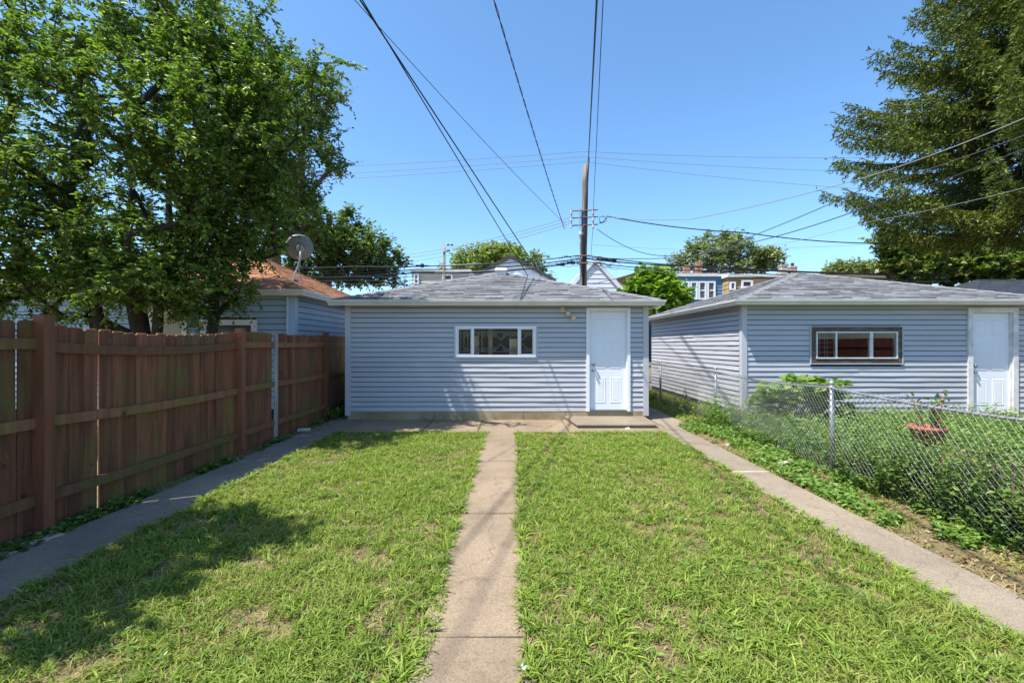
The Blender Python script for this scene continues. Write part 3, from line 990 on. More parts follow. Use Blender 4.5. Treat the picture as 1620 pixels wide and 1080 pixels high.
MB().box(NX0 + .13, NX1 - .13, NY0 + .13, NY1 - .11, 0.0, 0.05).build('floor_slab', 'dark_in', ng)
mb = MB()
mb.box(NX0 - .030, NX0 + .075, NY0 - 0.030, NY0 - 0.0005, 0.0, 2.36)
mb.box(NX0 - .030, NX0 - .0005, NY0 + 0.0005, NY0 + 0.085, 0.0, 2.36)
mb.build('corner_post', 'corner', ng)
MB().box(NX0 + .02, NX1 - .02, NY0 - 0.010, NY0 + 0.1, -0.05, 0.157).build('foundation_block', 'found', ng)
e, pk = hip_roof(ng, NX0, NX1, NY0, NY1, 2.43, 3.46, 0.22, 'shingle', 'shingle_j', single_sides=())
gutters(ng, e, 2.435, 2.335)
soffit(ng, NX0, NX1, NY0, NY1, 0.22, 2.335)
wn_ = frame_y(MB(), VX0, VX1, VZ0, VZ1, 0.018, NY0 - 0.040, NY0 + 0.05).build('window', 'corner', ng)
frame_y(MB(), VX0 + .0185, VX1 - .0185, VZ0 + .0185, VZ1 - .0185, 0.095, NY0 - 0.032, NY0 + 0.06).build('wood_surround', 'woodframe', wn_)
ax0, ax1, az0, az1 = VX0 + .115, VX1 - .115, VZ0 + .115, VZ1 - .115
frame_y(MB(), ax0, ax1, az0, az1, 0.026, NY0 - 0.048, NY0 + 0.05).build('window_frame', 'white_dirty', wn_)
m1, m2 = ax0 + 0.40, ax0 + 1.10
for a, b in ((m1, m1 + .03), (m2, m2 + .06)):
    MB().box(a, b, NY0 - 0.040, NY0 + 0.03, az0 + .0262, az1 - .0262).build('mullion', 'white_dirty', wn_)
for a, b, y in ((ax0 + .027, m1 - .001, NY0 - .02), (m1 + .031, m2 - .001, NY0 - .012), (m2 + .061, ax1 - .027, NY0 - .02)):
    MB().box(a, b, y, y + .004, az0 + .0265, az1 - .0265).build('pane', 'glass_clear', wn_)
for i in range(4):
    z = az0 + .027 + (az1 - az0 - .054) * (i + 1) / 5
    MB().box(ax0 + .03, m1 - .004, NY0 + .002, NY0 + .012, z - .005, z + .005).build('bar', 'grille', wn_)
for i in range(4):
    xx = ax0 + .05 + .055 * i + (.04 if i > 1 else 0)
    MB().box(xx, xx + .008, NY0 + .013, NY0 + .02, az0 + .03, az1 - .03).build('bar', 'grille', wn_)
frame_y(MB(), EX0, EX1, EZ0, EZ1, 0.10, NY0 - 0.045, NY0 + 0.07, bottom=False).build('door_casing', 'white_dirty', ng)
six_panel_door(ng, EX0 + .101, EX1 - .13, EZ0 + .02, EZ1 - .101, NY0 + 0.025, mat='door')
MB().box(EX1 - .1295, EX1 - .1005, NY0 - .01, NY0 + .07, EZ0, EZ1 - .101).build('door_jamb', 'white_dirty', ng)
MB().box(EX0 + .1, EX1 - .1, NY0 - .02, NY0 + .09, 0.0, EZ0 + .018).build('threshold', 'conc', ng)

# ---- blue garage beyond the wooden fence
BX0, BX1, BY0, BY1 = -10.7, -4.50, 9.34, 15.5
bg_ = thing('detached_garage', ((BX0 + BX1) / 2, BY0, 0), 'light blue sided garage with brown hip roof, beyond the wooden fence', 'garage')
TX0, TX1, TZ1 = -6.40, -5.25, 2.05
sided_wall(bg_, (BX0, BY0), (1, 0), (0, -1), BX1 - BX0, 0.22, 2.52, 0.125, 'siding_b', [(TX0 + .02 - BX0, TX1 - .02 - BX0, 1.2, TZ1 - .02), (-7.45 - BX0, -6.70 - BX0, 0.0, 2.25)])
sided_wall(bg_, (BX1, BY0 + .13), (0, 1), (1, 0), BY1 - BY0 - .13, 0.22, 2.52, 0.125, 'siding_b', thick=0.1)
mb = MB()
mb.box(BX1 - .11, BX1 + .030, BY0 - 0.032, BY0 - 0.0005, 0.0, 2.52)
mb.box(BX1 + .0005, BX1 + .030, BY0 + 0.0005, BY0 + 0.12, 0.0, 2.52)
mb.build('corner_post', 'corner_b', bg_)
w_ = frame_y(MB(), TX0, TX1, 1.18, TZ1, 0.11, BY0 - 0.04, BY0 + 0.05).build('window', 'white', bg_)
MB().box(TX0 + .111, TX1 - .111, BY0 - .005, BY0 + .002, 1.291, TZ1 - .111).build('pane', 'pane_dark', w_)
d_ = frame_y(MB(), -7.47, -6.68, 0.1, 2.27, 0.10, BY0 - 0.04, BY0 + 0.05, bottom=False).build('door_casing', 'white', bg_)
MB().box(-7.369, -6.781, BY0 - .005, BY0 + .03, 0.1, 2.169).build('door', 'house_cream', bg_)
e, pk = hip_roof(bg_, BX0, BX1, BY0, BY1, 2.62, 4.16, 0.26, 'shingle_br', 'shingle_bj')
gutters(bg_, e, 2.635, 2.52)
soffit(bg_, BX0, BX1, BY0, BY1, 0.26, 2.52)
MB().tube([(-4.60, BY0 - .06, 2.53), (-4.60, BY0 - .06, 0.1)], 0.03, 8).build('downspout', 'corner_b', bg_)
# satellite dish
sd = thing('satellite_dish', (-5.05, 10.45, 3.05), 'grey satellite dish on a bent mast on the brown hip roof', 'satellite dish')
dn_ = Vector((-0.50, 0.74, 0.42)).normalized()
dc = Vector((-4.93, 10.5, 3.78))
MB().lathe([(0.001, -.07), (.10, -.062), (.2, -.035), (.27, -.006), (.30, .012), (.292, .018), (.26, -.0), (.19, -.03), (.1, -.055), (0.001, -.062)], dc, 28, dn_).build('reflector', 'dish', sd, True)
bk = dc - dn_ * 0.07
MB().tube([(-5.05, 10.45, 3.0), (-5.05, 10.45, 3.10), (-4.94, 10.42, 3.28), bk - dn_ * .07 + Vector((0, 0, -.2)), bk - dn_ * .05], 0.024, 8).build('mast', 'galv', sd, True)
MB().box(-5.15, -4.95, 10.35, 10.55, 3.0, 3.045).build('foot_plate', 'galv', sd)
MB().lathe([(.085, 0), (.085, .03), (.06, .05)], bk - dn_ * .05, 12, dn_).build('back_bracket', 'galv', sd)
MB().tube([bk + Vector((0, 0, -.22)), dc + dn_ * .18 + Vector((-.12, 0, -.24)), dc + dn_ * .45 + Vector((-.14, 0, -.12))], 0.014, 6).build('feed_arm', 'porcelain', sd)
MB().lathe([(.03, 0), (.035, .07), (.028, .09)], dc + dn_ * .45 + Vector((-.14, 0, -.12)), 10, -dn_ + Vector((0, 0, .3))).build('feed_horn', 'porcelain', sd)
MB().tube([(-5.0, 10.30, 2.93), (-4.95, 10.41, 3.3)], 0.010, 6).build('strut', 'galv', sd)
MB().tube([(-4.83, 10.5, 2.86), (-4.93, 10.43, 3.3)], 0.010, 6).build('strut', 'galv', sd)

# ------------------------------------------------------------------ wooden fence
FX = -3.84
FPOST = [1.05, 3.70, 6.36, 9.26, 11.9, 14.4]


def sag(y):
    if 3.7 < y < 6.36:
        t = (y - 3.7) / 2.66
        return -0.055 * math.sin(math.pi * t) - 0.01
    return 0.006 * math.sin(y * 2.1)


fen = thing('privacy_fence', (FX, 6.0, 0), 'brown stained dog-eared wooden privacy fence with mossy rails, one pale board', 'fence')
bmesh_cache = []
for k in range(5):
    h = 1.715 + k * 0.003
    w = 0.137
    c = 0.020
    z_ = -0.02 - .006 * (k % 3)
    R_ = lambda x_, i_: [(x_, -w / 2 + i_, z_), (x_, w / 2 - i_, z_), (x_, w / 2 - i_, h - c), (x_, w / 2 - c * .9, h - i_), (x_, -w / 2 + c * .9, h - i_), (x_, -w / 2 + i_, h - c)]
    bmesh_cache.append(MB().loft(R_(0, 0), R_(0.012, 0)).loft(R_(0.0121, 0), R_(0.019, 0.006)).mesh('fence_board'))
matboards = {}


def board_mesh(k, mat):
    if (k, mat) not in matboards:
        me = bmesh_cache[k].copy()
        me.materials.append(M[mat])
        matboards[(k, mat)] = me
    return matboards[(k, mat)]


y = 1.0
i = 0
while y < 14.4:
    mat = 'fence' if y < 9.3 else 'fence_raw'
    if abs(y - 7.30) < 0.0735: mat = 'fence_white'
    o = link('fence_board', board_mesh(i % 5 if random.random() < .6 else random.randrange(5), mat), None, fen, (FX - 0.046 + random.uniform(-.004, .004), y, sag(y) + random.uniform(-0.004, 0.004)))
    o.rotation_euler = (random.gauss(0, 0.0012), random.gauss(0, 0.004), random.gauss(0, 0.010))
    if mat == 'fence_white':
        o['label'] = 'pale unpainted grey-white board'
        o.location.x += 0.012 + 0.033
        o.scale = (1, 0.72, 1)
    y += 0.1370 + random.uniform(-0.001, 0.002) + (0.017 if abs(y - 4.22) < 0.07 else 0)
    i += 1
for a, b in zip(FPOST, FPOST[1:]):
    for zr, sg in ((1.54, 1.0), (0.905, 0.5), (0.285, 0.15)):
        mb = MB()
        n = 8
        ya, yb = a + .0455, b - .0455
        zj = random.uniform(-.012, .012)
        rings = []
        for q in range(n + 1):
            yy = ya + (yb - ya) * q / n
            zz = zr + sag(yy) * sg + zj + (zj * -1.2) * q / n
            xb = 0.004 * math.sin(q * 1.3 + a)
            rings.append([Vector((FX - .022 + xb, yy, zz - .043)), Vector((FX + .016 + xb, yy, zz - .043)), Vector((FX + .016 + xb, yy, zz + .043)), Vector((FX - .022 + xb, yy, zz + .043))])
        for q in range(n):
            mb.loft(rings[q], rings[q + 1])
        mb.build('rail', 'rail' if a < 9 else 'fence_raw', fen)
for k, yp in enumerate(FPOST):
    h = 1.765 + (0.012 if k % 2 else 0)
    b_ = 0.006
    x0, x1, y0, y1 = FX - .022, FX + .07, yp - .045, yp + .045
    MB().loft([(x0, y0, -.1), (x1, y0, -.1), (x1, y1, -.1), (x0, y1, -.1)], [(x0, y0, h), (x1, y0, h + .004), (x1, y1, h), (x0, y1, h - .004)]).build('post', 'post', fen)

# red-brown fence on the far side of the neighbouring yard (it shows in the neighbour's window glass)
fr_ = thing('privacy_fence', (11.45, 4.0, 0), 'sunlit red-brown board fence seen only as a reflection in the wood-framed window', 'fence')
for k in range(50):
    link('fence_board', board_mesh(k % 5, 'fence_red'), None, fr_, (11.45, 1.0 + k * 0.145, 0.02))
for z in (0.3, 0.9, 1.5):
    MB().box(11.41, 11.448, 0.95, 8.3, z - .045, z + .045).build('rail', 'fence_red', fr_)

# ------------------------------------------------------------------ chain-link fence
CH = 1.05
CPOST = [2.25, 5.41, 8.75, 12.0, 15.1]


def clx(y):
    return 3.77 + 0.018 * (y - 5.4) * 0.8 + 0.03 * math.sin(y * 0.9 + 0.6)


def clz(y):
    for a, b in zip(CPOST, CPOST[1:]):
        if a <= y <= b:
            t = (y - a) / (b - a)
            return -0.05 * math.sin(math.pi * t) * (1.0 if a < 8 else 0.4)
    return 0


def clbulge(y, z):
    return -0.07 * math.exp(-((y - 3.6) / 0.9) ** 2) * math.sin(math.pi * min(max(z / CH, 0), 1)) + 0.012 * math.sin(y * 3.1 + z * 2)


clf = thing('chain_link_fence', (3.77, 6, 0), 'galvanised chain-link fence with steel posts beside the right-hand path', 'fence')
Y0c, Y1c = 1.2, 15.1
mbw = MB()
dw = 0.066
nd = int((Y1c - Y0c) / dw)
nz = 7
zlo, zhi = 0.03, CH - 0.005
for s in (-1, 1):
    for k in range(-13, nd + 13):
        y0 = Y0c + k * dw
        pts = []
        for q in range(nz + 1):
            z = zlo + (zhi - zlo) * q / nz
            yy = y0 + s * (z - zlo) * 0.92
            if not (Y0c <= yy <= Y1c): continue
            zz = z + clz(yy) * (z / CH)
            pts.append((clx(yy) + clbulge(yy, z) + s * 0.0022, yy, zz))
        if len(pts) > 1:
            # twisted tip above the rail
            if abs(pts[-1][2] - (zhi + clz(pts[-1][1]))) < 0.03:
                p = pts[-1]
                pts.append((p[0] + .006, p[1] + s * 0.008, p[2] + 0.022))
                pts.append((p[0] + .024, p[1] + s * 0.018, p[2] + 0.016))
            mbw.tube(pts, 0.0023, 3, cap=False)
o = mbw.build('wire_mesh', 'wire_mesh', clf, True)
rail = [(clx(y_) + 0.020, y_, CH - 0.02 + clz(y_)) for y_ in np.linspace(Y0c, Y1c, 50)]
MB().tube(rail, 0.0135, 8).build('top_rail', 'galv', clf, True)
for yp in CPOST[1:]:
    x = clx(yp) + 0.045
    lean = random.uniform(-.012, .012)
    MB().tube([(x, yp, -.1), (x + lean, yp, CH + .02)], 0.026, 10).build('post', 'galv', clf, True)
    MB().lathe([(.030, 0), (.031, .02), (.022, .045), (.004, .055)], (x + lean, yp, CH + .015), 10).build('post_cap', 'galv', clf, True)
    for z in (0.25, 0.55, 0.85):
        MB().lathe([(.0305, -.008), (.0305, .008)], (x, yp, z), 10).build('tie_band', 'galv', clf)

# ------------------------------------------------------------------ utility pole
PY = 17.0
pole = thing('utility_pole', (P(920, 545, PY).x, PY, 0), 'weathered wooden utility pole with steel wire racks behind the grey garage roof', 'utility pole')
pb, pt_ = Vector((P(919.5, 545, PY).x, PY, -0.5)), P(926.5, 262, PY)
MB().tube([pb.lerp(pt_, k / 14) + Vector((random.gauss(0, .006), random.gauss(0, .006), 0)) for k in range(15)], [0.135 - 0.028 * k / 14 for k in range(15)], 12).build('shaft', 'polewood', pole, True)
ext0, ext1 = P(929.5, 275, PY - .16), P(931, 250, PY - .16)
MB().tube([P(922.5, 455, PY - .17), P(925.5, 360, PY - .17), ext0, ext1], 0.045, 6).build('cable_riser', 'cable', pole, True)
# steel racks: left ladder and right ladder of arms
for y_ in (334, 345, 357):
    a, b = P(903.5, y_, PY - .20), P(946, y_ - 2, PY - .20)
    MB().tube([a, b], 0.022, 6).build('rack_arm', 'rust', pole)
for px, ya, yb in ((904, 331, 361), (938.5, 329, 362), (917, 330, 362)):
    MB().tube([P(px, ya, PY - .245), P(px, yb, PY - .245)], 0.025, 6).build('rack_upright', 'galv', pole)
for px in (904, 938.5):
    for y_ in (336, 347, 358):
        c = P(px, y_, PY - .30)
        MB().lathe([(.02, -.055), (.05, -.05), (.03, -.02), (.03, .02), (.05, .05), (.02, .055)], c, 10).build('insulator', 'porcelain', pole, True)
MB().box(P(918.5, 0, PY).x, P(926.5, 0, PY).x, PY - .19, PY - .165, P(0, 357, PY).z, P(0, 337, PY).z).build('number_plate', 'bluesign', pole)
MB().lathe([(.045, -.08), (.07, -.05), (.07, .02), (.03, .05)], P(918.5, 369, PY - .2), 12).build('bracket', 'porcelain', pole)
for px, y_, hw in ((921, 405, 12), (921, 417, 9)):
    MB().tube([P(px - hw, y_, PY - .2), P(px + hw, y_ - 1, PY - .2)], 0.03, 6).build('cable_clamp', 'rust', pole)
MB().tube([P(918, y_, PY - .16 - .02 * (k % 2)) for k, y_ in enumerate(range(372, 456, 12))], 0.028, 6).build('ground_conduit', 'galv', pole)

# ------------------------------------------------------------------ overhead wires


def wire(label, pts, r, mat='cable', sagm=0.0, twist=0.0, group=None, name='overhead_wire', n=28):
    """wire through world points; parabolic sag between consecutive points"""
    mb = MB()
    out = []
    for a, b in zip(pts, pts[1:]):
        for q in range(n + (1 if b is pts[-1] else 0)):
            t = q / n
            p = Vector(a).lerp(Vector(b), t)
            p.z -= 4 * sagm * t * (1 - t)
            out.append(p)
    if twist > 0:
        for ph in (0, math.pi):
            tw = []
            m = len(out)
            fine = []
            for q in range((m - 1) * 5 + 1):
                i0 = min(q // 5, m - 2)
                t = (q - i0 * 5) / 5
                fine.append(out[i0].lerp(out[i0 + 1], t))
            acc = 0
            for q, p in enumerate(fine):
                if q: acc += (p - fine[q - 1]).length
                d = (fine[min(q + 1, len(fine) - 1)] - fine[max(q - 1, 0)]).normalized()
                s = d.cross(Vector((0, 0, 1))).normalized()
                u2 = s.cross(d)
                a = acc * 2 * math.pi / 0.75 + ph
                tw.append(p + (s * math.cos(a) + u2 * math.sin(a)) * twist)
            mb.tube(tw, r, 5)
    else:
        mb.tube(out, r, 5)
    return tag(mb.build(name, mat, None, True), label, 'wire', group)


def house_end(px, py, Yt, A, far=-4.0):
    """extend the line from A through the point seen at (px,py) at Yt on to distance far behind the camera"""
    B = P(px, py, Yt)
    d = B - A
    t = (far - A.y) / d.y
    return A + d * t


A1 = P(857, 437, 12.9)
A1b = P(838, 441, 12.0)
wire('thick black service cable descending to the grey garage roof, left of the roof vent line', [house_end(571, 0, 6.5, A1, -2.0), A1], 0.013, sagm=0.02)
wire('second black service cable descending to the garage roof, merging with the thicker one', [house_end(573, 0, 6.3, A1b, -2.0), A1b], 0.010, sagm=0.0)
A2 = P(895, 355, PY - .3)
wire('thin black phone wire crossing the open sky to the left pole rack', [house_end(577, -26, 7.3, A2), A2], 0.0065, sagm=0.45)
A3 = P(893, 362, PY - .32)
wire('twisted pair of black cables curving down to the left end of the pole rack', [house_end(792, -4, 7.4, A3), A3], 0.0075, sagm=0.42, twist=0.0115)
A4 = ext1
wire('thickest black cable running nearly straight up from the top of the utility pole', [house_end(944, 0, 7.0, A4), A4], 0.019)
A5 = P(938.5, 336, PY - .3)
wire('thin dark wire running up beside the thickest cable from the right pole rack', [house_end(954, 0, 7.0, A5), A5], 0.0085)
wire('thin dark wire hanging vertically from the right pole rack to the cable bundle', [P(938, 362, PY - .3), P(935, 400, PY - .25), P(941, 420, PY - .2)], 0.008)
# alley power lines far above
for k, (la, lb, lc, ra) in enumerate(((262, 240, 246, 0), (276, 248, 270, 0), (284, 256, 300, 0))):
    yy = 21.0
    wire(('uppermost', 'middle one', 'lowest')[k] + ' of three thin high lines crossing the sky behind the utility pole', [P(300, la + 10, yy), P(925, lb, yy), P(1420, lc + 3, yy)], 0.008, 'cable_red', sagm=0.12, group='high alley lines')
for k, (la, lb) in enumerate(((397, 353), (402, 358), (409, 363))):
    wire(('uppermost', 'middle one', 'lowest')[k] + ' of three thin lines rising from the distant pole to the left rack', [P(620, la + 8, 30), P(904, lb - 10, PY)], 0.011, 'cable_grey', sagm=0.25, group='lines to the left pole rack')
# right side drops
R0 = P(946, 342, PY - .2)
wire('pale grey stranded cable in front of the tall spruce, the uppermost of its three cables', [R0, P(1092, 347, 14.6), P(1365, 282, 11.0), P(1640, 179, 8.6)], 0.011, 'cable_grey', sagm=0.06)
wire('dark cable rising through the middle of the spruce foliage towards the pole', [P(940, 449, PY), P(1140, 392, 15.4), P(1362, 301, 12.4), P(1640, 207, 9.8)], 0.012, 'cable', sagm=0.05)
wire('black cable crossing low over the spruce and the neighbour garage peak', [P(925, 407, PY), P(1070, 408, 15.5), P(1205, 380, 14.0), P(1362, 331, 11.8), P(1640, 228, 9.0)], 0.013, 'cable', sagm=0.04)
wire('thin wire low in front of the spruce, below the black cable', [P(1200, 393, 17), P(1380, 350, 14.0), P(1640, 292, 10.8)], 0.007, 'cable_grey', sagm=0.05)
wire('black cable running right from a coil on the pole to the trees, nearly level', [P(948, 352, PY - .2), P(960, 342, PY), P(1180, 368, PY), P(1400, 385, PY)], 0.020, 'cable', sagm=0.10)
cl_ = MB()
cl_.tube([P(954 + 6 * math.cos(a), 347 + 5 * math.sin(a), PY - .1 - 0.01 * k) for k, a in enumerate(np.linspace(0, 12, 30))], 0.009, 5)
tag(cl_.build('cable_coil', 'cable', None, True), 'loose coil of black cable beside the right pole rack', 'cable')
wire('thin black wire drooping from the right pole rack towards the small bright green tree', [P(944, 362, PY - .2), P(1010, 398, PY), P(1075, 404, PY + 1)], 0.012, 'cable', sagm=0.08)
wire('faint thin wire level with the lower rack, running right', [P(938, 387, 25), P(1120, 396, 26), P(1400, 385, 26)], 0.008, 'cable_grey', sagm=0.05)
# low alley bundle, left and right of the pole
for k, (la, lb, r, m_) in enumerate(((424, 404, .020, 'cable'), (429, 409, .020, 'cable'), (434, 414, .026, 'cable'), (431, 411, .012, 'cable_grey'))):
    wire(('topmost dark one', 'second dark one', 'thickest and lowest', 'thin grey one')[k] + ' of the bundled low cables running left from the pole', [P(400, la + 2, PY + .6 + .15 * k), P(660, la - 3, PY + .3 + .1 * k), P(918, lb, PY - .12)], r, m_, sagm=0.10 + .03 * k, group='low alley cables left of the pole')
for k, (lb, lc, r, m_) in enumerate(((404, 433, .020, 'cable'), (409, 431, .024, 'cable'), (414, 437, .018, 'cable'), (417, 441, .011, 'cable_grey'))):
    wire(('topmost dark one', 'thickest one', 'third dark one', 'thin grey lowest one')[k] + ' of the bundled low cables running right from the pole', [P(926, lb, PY - .12), P(1130, lc - 9, PY + .3 + .1 * k), P(1500, lc + 4, PY + .6)], r, m_, sagm=0.05 + .02 * k, group='low alley cables right of the pole')
for k, (la, lb) in enumerate(((440, 437), (447, 443), (455, 449), (427, 421))):
    wire(('second pale wire', 'third pale wire', 'lowest pale wire', 'thick uppermost pale cable')[k] + ' strung across the dark tree behind the brown roof', [P(380, la - 6, 16.8 + .2 * k), P(560, lb, 16.9 + .2 * k), P(760, lb - 4, 17 + .2 * k)], 0.011 if k != 3 else 0.022, 'cable_grey', sagm=0.06, group='pale wires across the tree')
tgl = thing('cable_tangle', P(921, 412, PY - .15), 'tangle of cable loops and splice sleeves around the pole above the roof', 'cable')
for k in range(14):
    x = random.uniform(868, 985)
    y_ = 405 + abs(x - 921) * 0.05 + random.uniform(0, 12)
    c = P(x, y_, PY - .15)
    rr = random.uniform(.06, .16)
    MB().tube([c + Vector((rr * 1.6 * math.cos(a), random.gauss(0, .02), rr * math.sin(a) - rr * .7)) for a in np.linspace(0.3, 5.6, 12)], 0.008, 4).build('cable_loop', 'cable', tgl, True)
for x0, x1, y_ in ((944, 962, 410), (962, 975, 412), (897, 910, 415), (880, 893, 418)):
    MB().tube([P(x0, y_, PY - .1), P(x1, y_ + 1, PY - .1)], 0.05, 8).build('splice_sleeve', 'cable', tgl, True)
for px, py in ((668, 420), (642, 418)):
    c = P(px, py, PY + .3)
    so = thing('cable_splice', c, 'small round splice device hanging on the low cables beside the cream house' if px > 650 else 'pale round splice device on the low cables at the edge of the dark tree', 'cable splice')
    MB().lathe([(.02, -.09), (.07, -.05), (.085, 0), (.07, .05), (.02, .09)], c, 12, (0, 1, 0.2)).build('housing', 'cable' if px > 650 else 'cable_grey', so, True)
    MB().tube([c + Vector((-.25, 0, 0.01)), c + Vector((.30, 0, -.01))], 0.022, 6).build('sleeve', 'cable', so)
# roof wire, then two dark strands added as wire shadows on the shingles
wire('thin black wire hanging over the right slope of the garage roof from the utility pole', [P(923, 452, 13.2), P(932, 473, 9.3)], 0.010)
wire('thin dark strand added as a wire shadow down the garage roof, below the service cables', [P(823, 439, 12.0), P(824, 470, 9.35)], 0.006, sagm=0.0)
wire('thin dark strand added as a wire shadow down the garage roof, right of its twin', [P(846, 441, 11.9), P(844, 470, 9.35)], 0.006, sagm=0.0)

# ------------------------------------------------------------------ far houses


def lapwall(mb, a, b, z0, top, n, pitch):
    """lap-sided wall face from a to b (xy), outward n; top(s) gives the height at s"""
    a = Vector((*a, 0)); b = Vector((*b, 0)); n = Vector((*n, 0))
    L = (b - a).length
    u = (b - a) / L
    zmax = max(top(s * L / 40) for s in range(41))
    z = z0
    while z < zmax - 0.01:
        ss = [s * L / 80 for s in range(81) if top(s * L / 80) > z + 0.01]
        if ss:
            s0, s1 = ss[0], ss[-1]
            z1 = z + pitch
            st = [s for s in ss if top(s) >= z1]
            t0, t1 = (st[0], st[-1]) if st else ((s0 + s1) / 2, (s0 + s1) / 2 + .01)
            p = lambda s, zz, d: a + u * s + n * d + Vector((0, 0, zz))
            mb.add([p(s0, z, .0), p(s1, z, .0), p(s1, z, .035), p(s0, z, .035), p(t0, z1, .0), p(t1, z1, .0), p(t1, z1, .006), p(t0, z1, .006)],
                   [(3, 2, 6, 7), (0, 1, 2, 3), (2, 1, 5, 6), (0, 3, 7, 4)])
        z += pitch


def gable_house(name, loc_px, label, Y, peak_px, peak_py, halfw, zeave, depth, wall, roofm, ovh=0.25, boards=0.2):
    pk_ = P(peak_px, peak_py, Y)
    x, zt = pk_.x, pk_.z
    h = thing(name, (x, Y, 0), label, 'house')
    mb = MB()
    mb.prism([(x - halfw, Y + .02, 0), (x + halfw, Y + .02, 0), (x + halfw, Y + .02, zeave), (x, Y + .02, zt - .12), (x - halfw, Y + .02, zeave)], (0, depth, 0))
    mb.build('wall', wall, h)
    sl = MB()
    lapwall(sl, (x - halfw, Y), (x + halfw, Y), 2.0, lambda s: zt - .14 - abs(s - halfw) / halfw * (zt - .12 - zeave), (0, -1), boards)
    o = sl.build('siding', wall, h)
    o['kind'] = 'stuff'
    for s in (-1, 1):
        k = (halfw + ovh) / halfw
        e_ = Vector((x + s * halfw * k, Y - ovh, zt - (zt - zeave) * k))
        t_ = Vector((x, Y - ovh, zt))
        nn = Vector((s * (zt - zeave), 0, halfw)).normalized() * 0.16
        r_ = MB().loft([e_, t_, t_ + nn * 1.0, e_ + nn], [p + Vector((0, depth + 2 * ovh, 0)) for p in (e_, t_, t_ + nn, e_ + nn)])
        r_.build('roof_slope', roofm, h)
        MB().loft([e_ + Vector((0, -.03, -.16)), t_ + Vector((0, -.03, -.16)), t_ + Vector((0, -.03, .0)), e_ + Vector((0, -.03, .0))],
                  [e_ + Vector((0, -.002, -.16)), t_ + Vector((0, -.002, -.16)), t_ + Vector((0, -.002, .0)), e_ + Vector((0, -.002, .0))]).build('barge_board', roofm if name == 'gabled_house' else 'house_white', h)
    return h


gh = gable_house('gabled_house', None, 'pale sided house with a dark gable roof, rising behind the garage roof vent', 38.0, 808, 406, 3.5, 6.95, 9, 'house_white', 'roofdark')
wx = P(808, 0, 38).x
gf = frame_y(MB(), wx - .5, wx + .5, 5.3, 6.6, 0.1, 37.88, 37.99).build('window', 'white', gh)
MB().box(wx - .399, wx + .399, 37.94, 37.96, 5.401, 6.499).build('pane', 'pane_dark', gf)
gable_house('steep_gabled_house', None, 'white clapboard steep gable house directly behind the utility pole', 30.0, 941, 411, 2.7, P(0, 484, 30).z, 9, 'house_white', 'house_white', 0.1, 0.30)


def flat_house(name, label, Y, px0, px1, pyt, depth, wall, cornice='white_dirty', lap=None, cor=0.18):
    a, b = P(px0, pyt, Y), P(px1, pyt, Y)
    h = thing(name, ((a.x + b.x) / 2, Y, 0), label, 'house')
    MB().box(a.x, b.x, Y, Y + depth, 0, a.z - .02).build('wall', wall, h)
    if lap:
        s = MB()
        lapwall(s, (a.x, Y - .002), (b.x, Y - .002), 2.0, lambda q: a.z - cor, (0, -1), lap)
        lapwall(s, (a.x - .002, Y + depth), (a.x - .002, Y), 2.0, lambda q: a.z - cor, (-1, 0), lap)
        o = s.build('siding', wall, h)
        o['kind'] = 'stuff'
    MB().box(a.x - .15, b.x + .15, Y - .18, Y + depth + .1, a.z - cor, a.z).build('cornice', cornice, h)
    return h, a, b


def win_px(h, Y, x0, x1, y0, y1, pane='pane_dark', fw=0.09, sashes=True):
    a, b = P(x0, y1, Y), P(x1, y0, Y)
    f_ = frame_y(MB(), a.x, b.x, a.z, b.z, fw, Y - .12, Y + .02).build('window', 'white', h)
    MB().box(a.x + fw, b.x - fw, Y - .04, Y - .02, a.z + fw, b.z - fw).build('pane', pane, f_)
    if sashes:
        zm = (a.z + b.z) / 2
        MB().box(a.x + fw, b.x - fw, Y - .08, Y - .041, zm - .04, zm + .04).build('sash_bar', 'white', f_)


def chimney(h_name, label, px0, px1, pyt, Y, mat, zb, cap=True, pots=1):
    a, b = P(px0, pyt, Y), P(px1, pyt, Y)
    w = b.x - a.x
    c = thing('chimney', (a.x + w / 2, Y, zb), label, 'chimney')
    nrow = max(3, int((a.z - zb) / 0.22))
    mb = MB()
    for r in range(nrow):
        z0 = zb + (a.z - zb) * r / nrow
        z1 = zb + (a.z - zb) * (r + 1) / nrow - .012
        j = random.uniform(0, .02)
        mb.box(a.x - j, b.x + j, Y - j, Y + w + j, z0, z1 + .012)
    mb.build('stack', mat, c)
    if cap:
        MB().box(a.x - .05, b.x + .05, Y - .05, Y + w + .05, a.z, a.z + .12).build('cap', 'chimney', c)
        MB().lathe([(.14, 0), (.13, .25), (.16, .27), (.16, .33), (.10, .34)], (a.x + w / 2, Y + w / 2, a.z + .12), 10).build('flue_pot', 'rust', c, True)


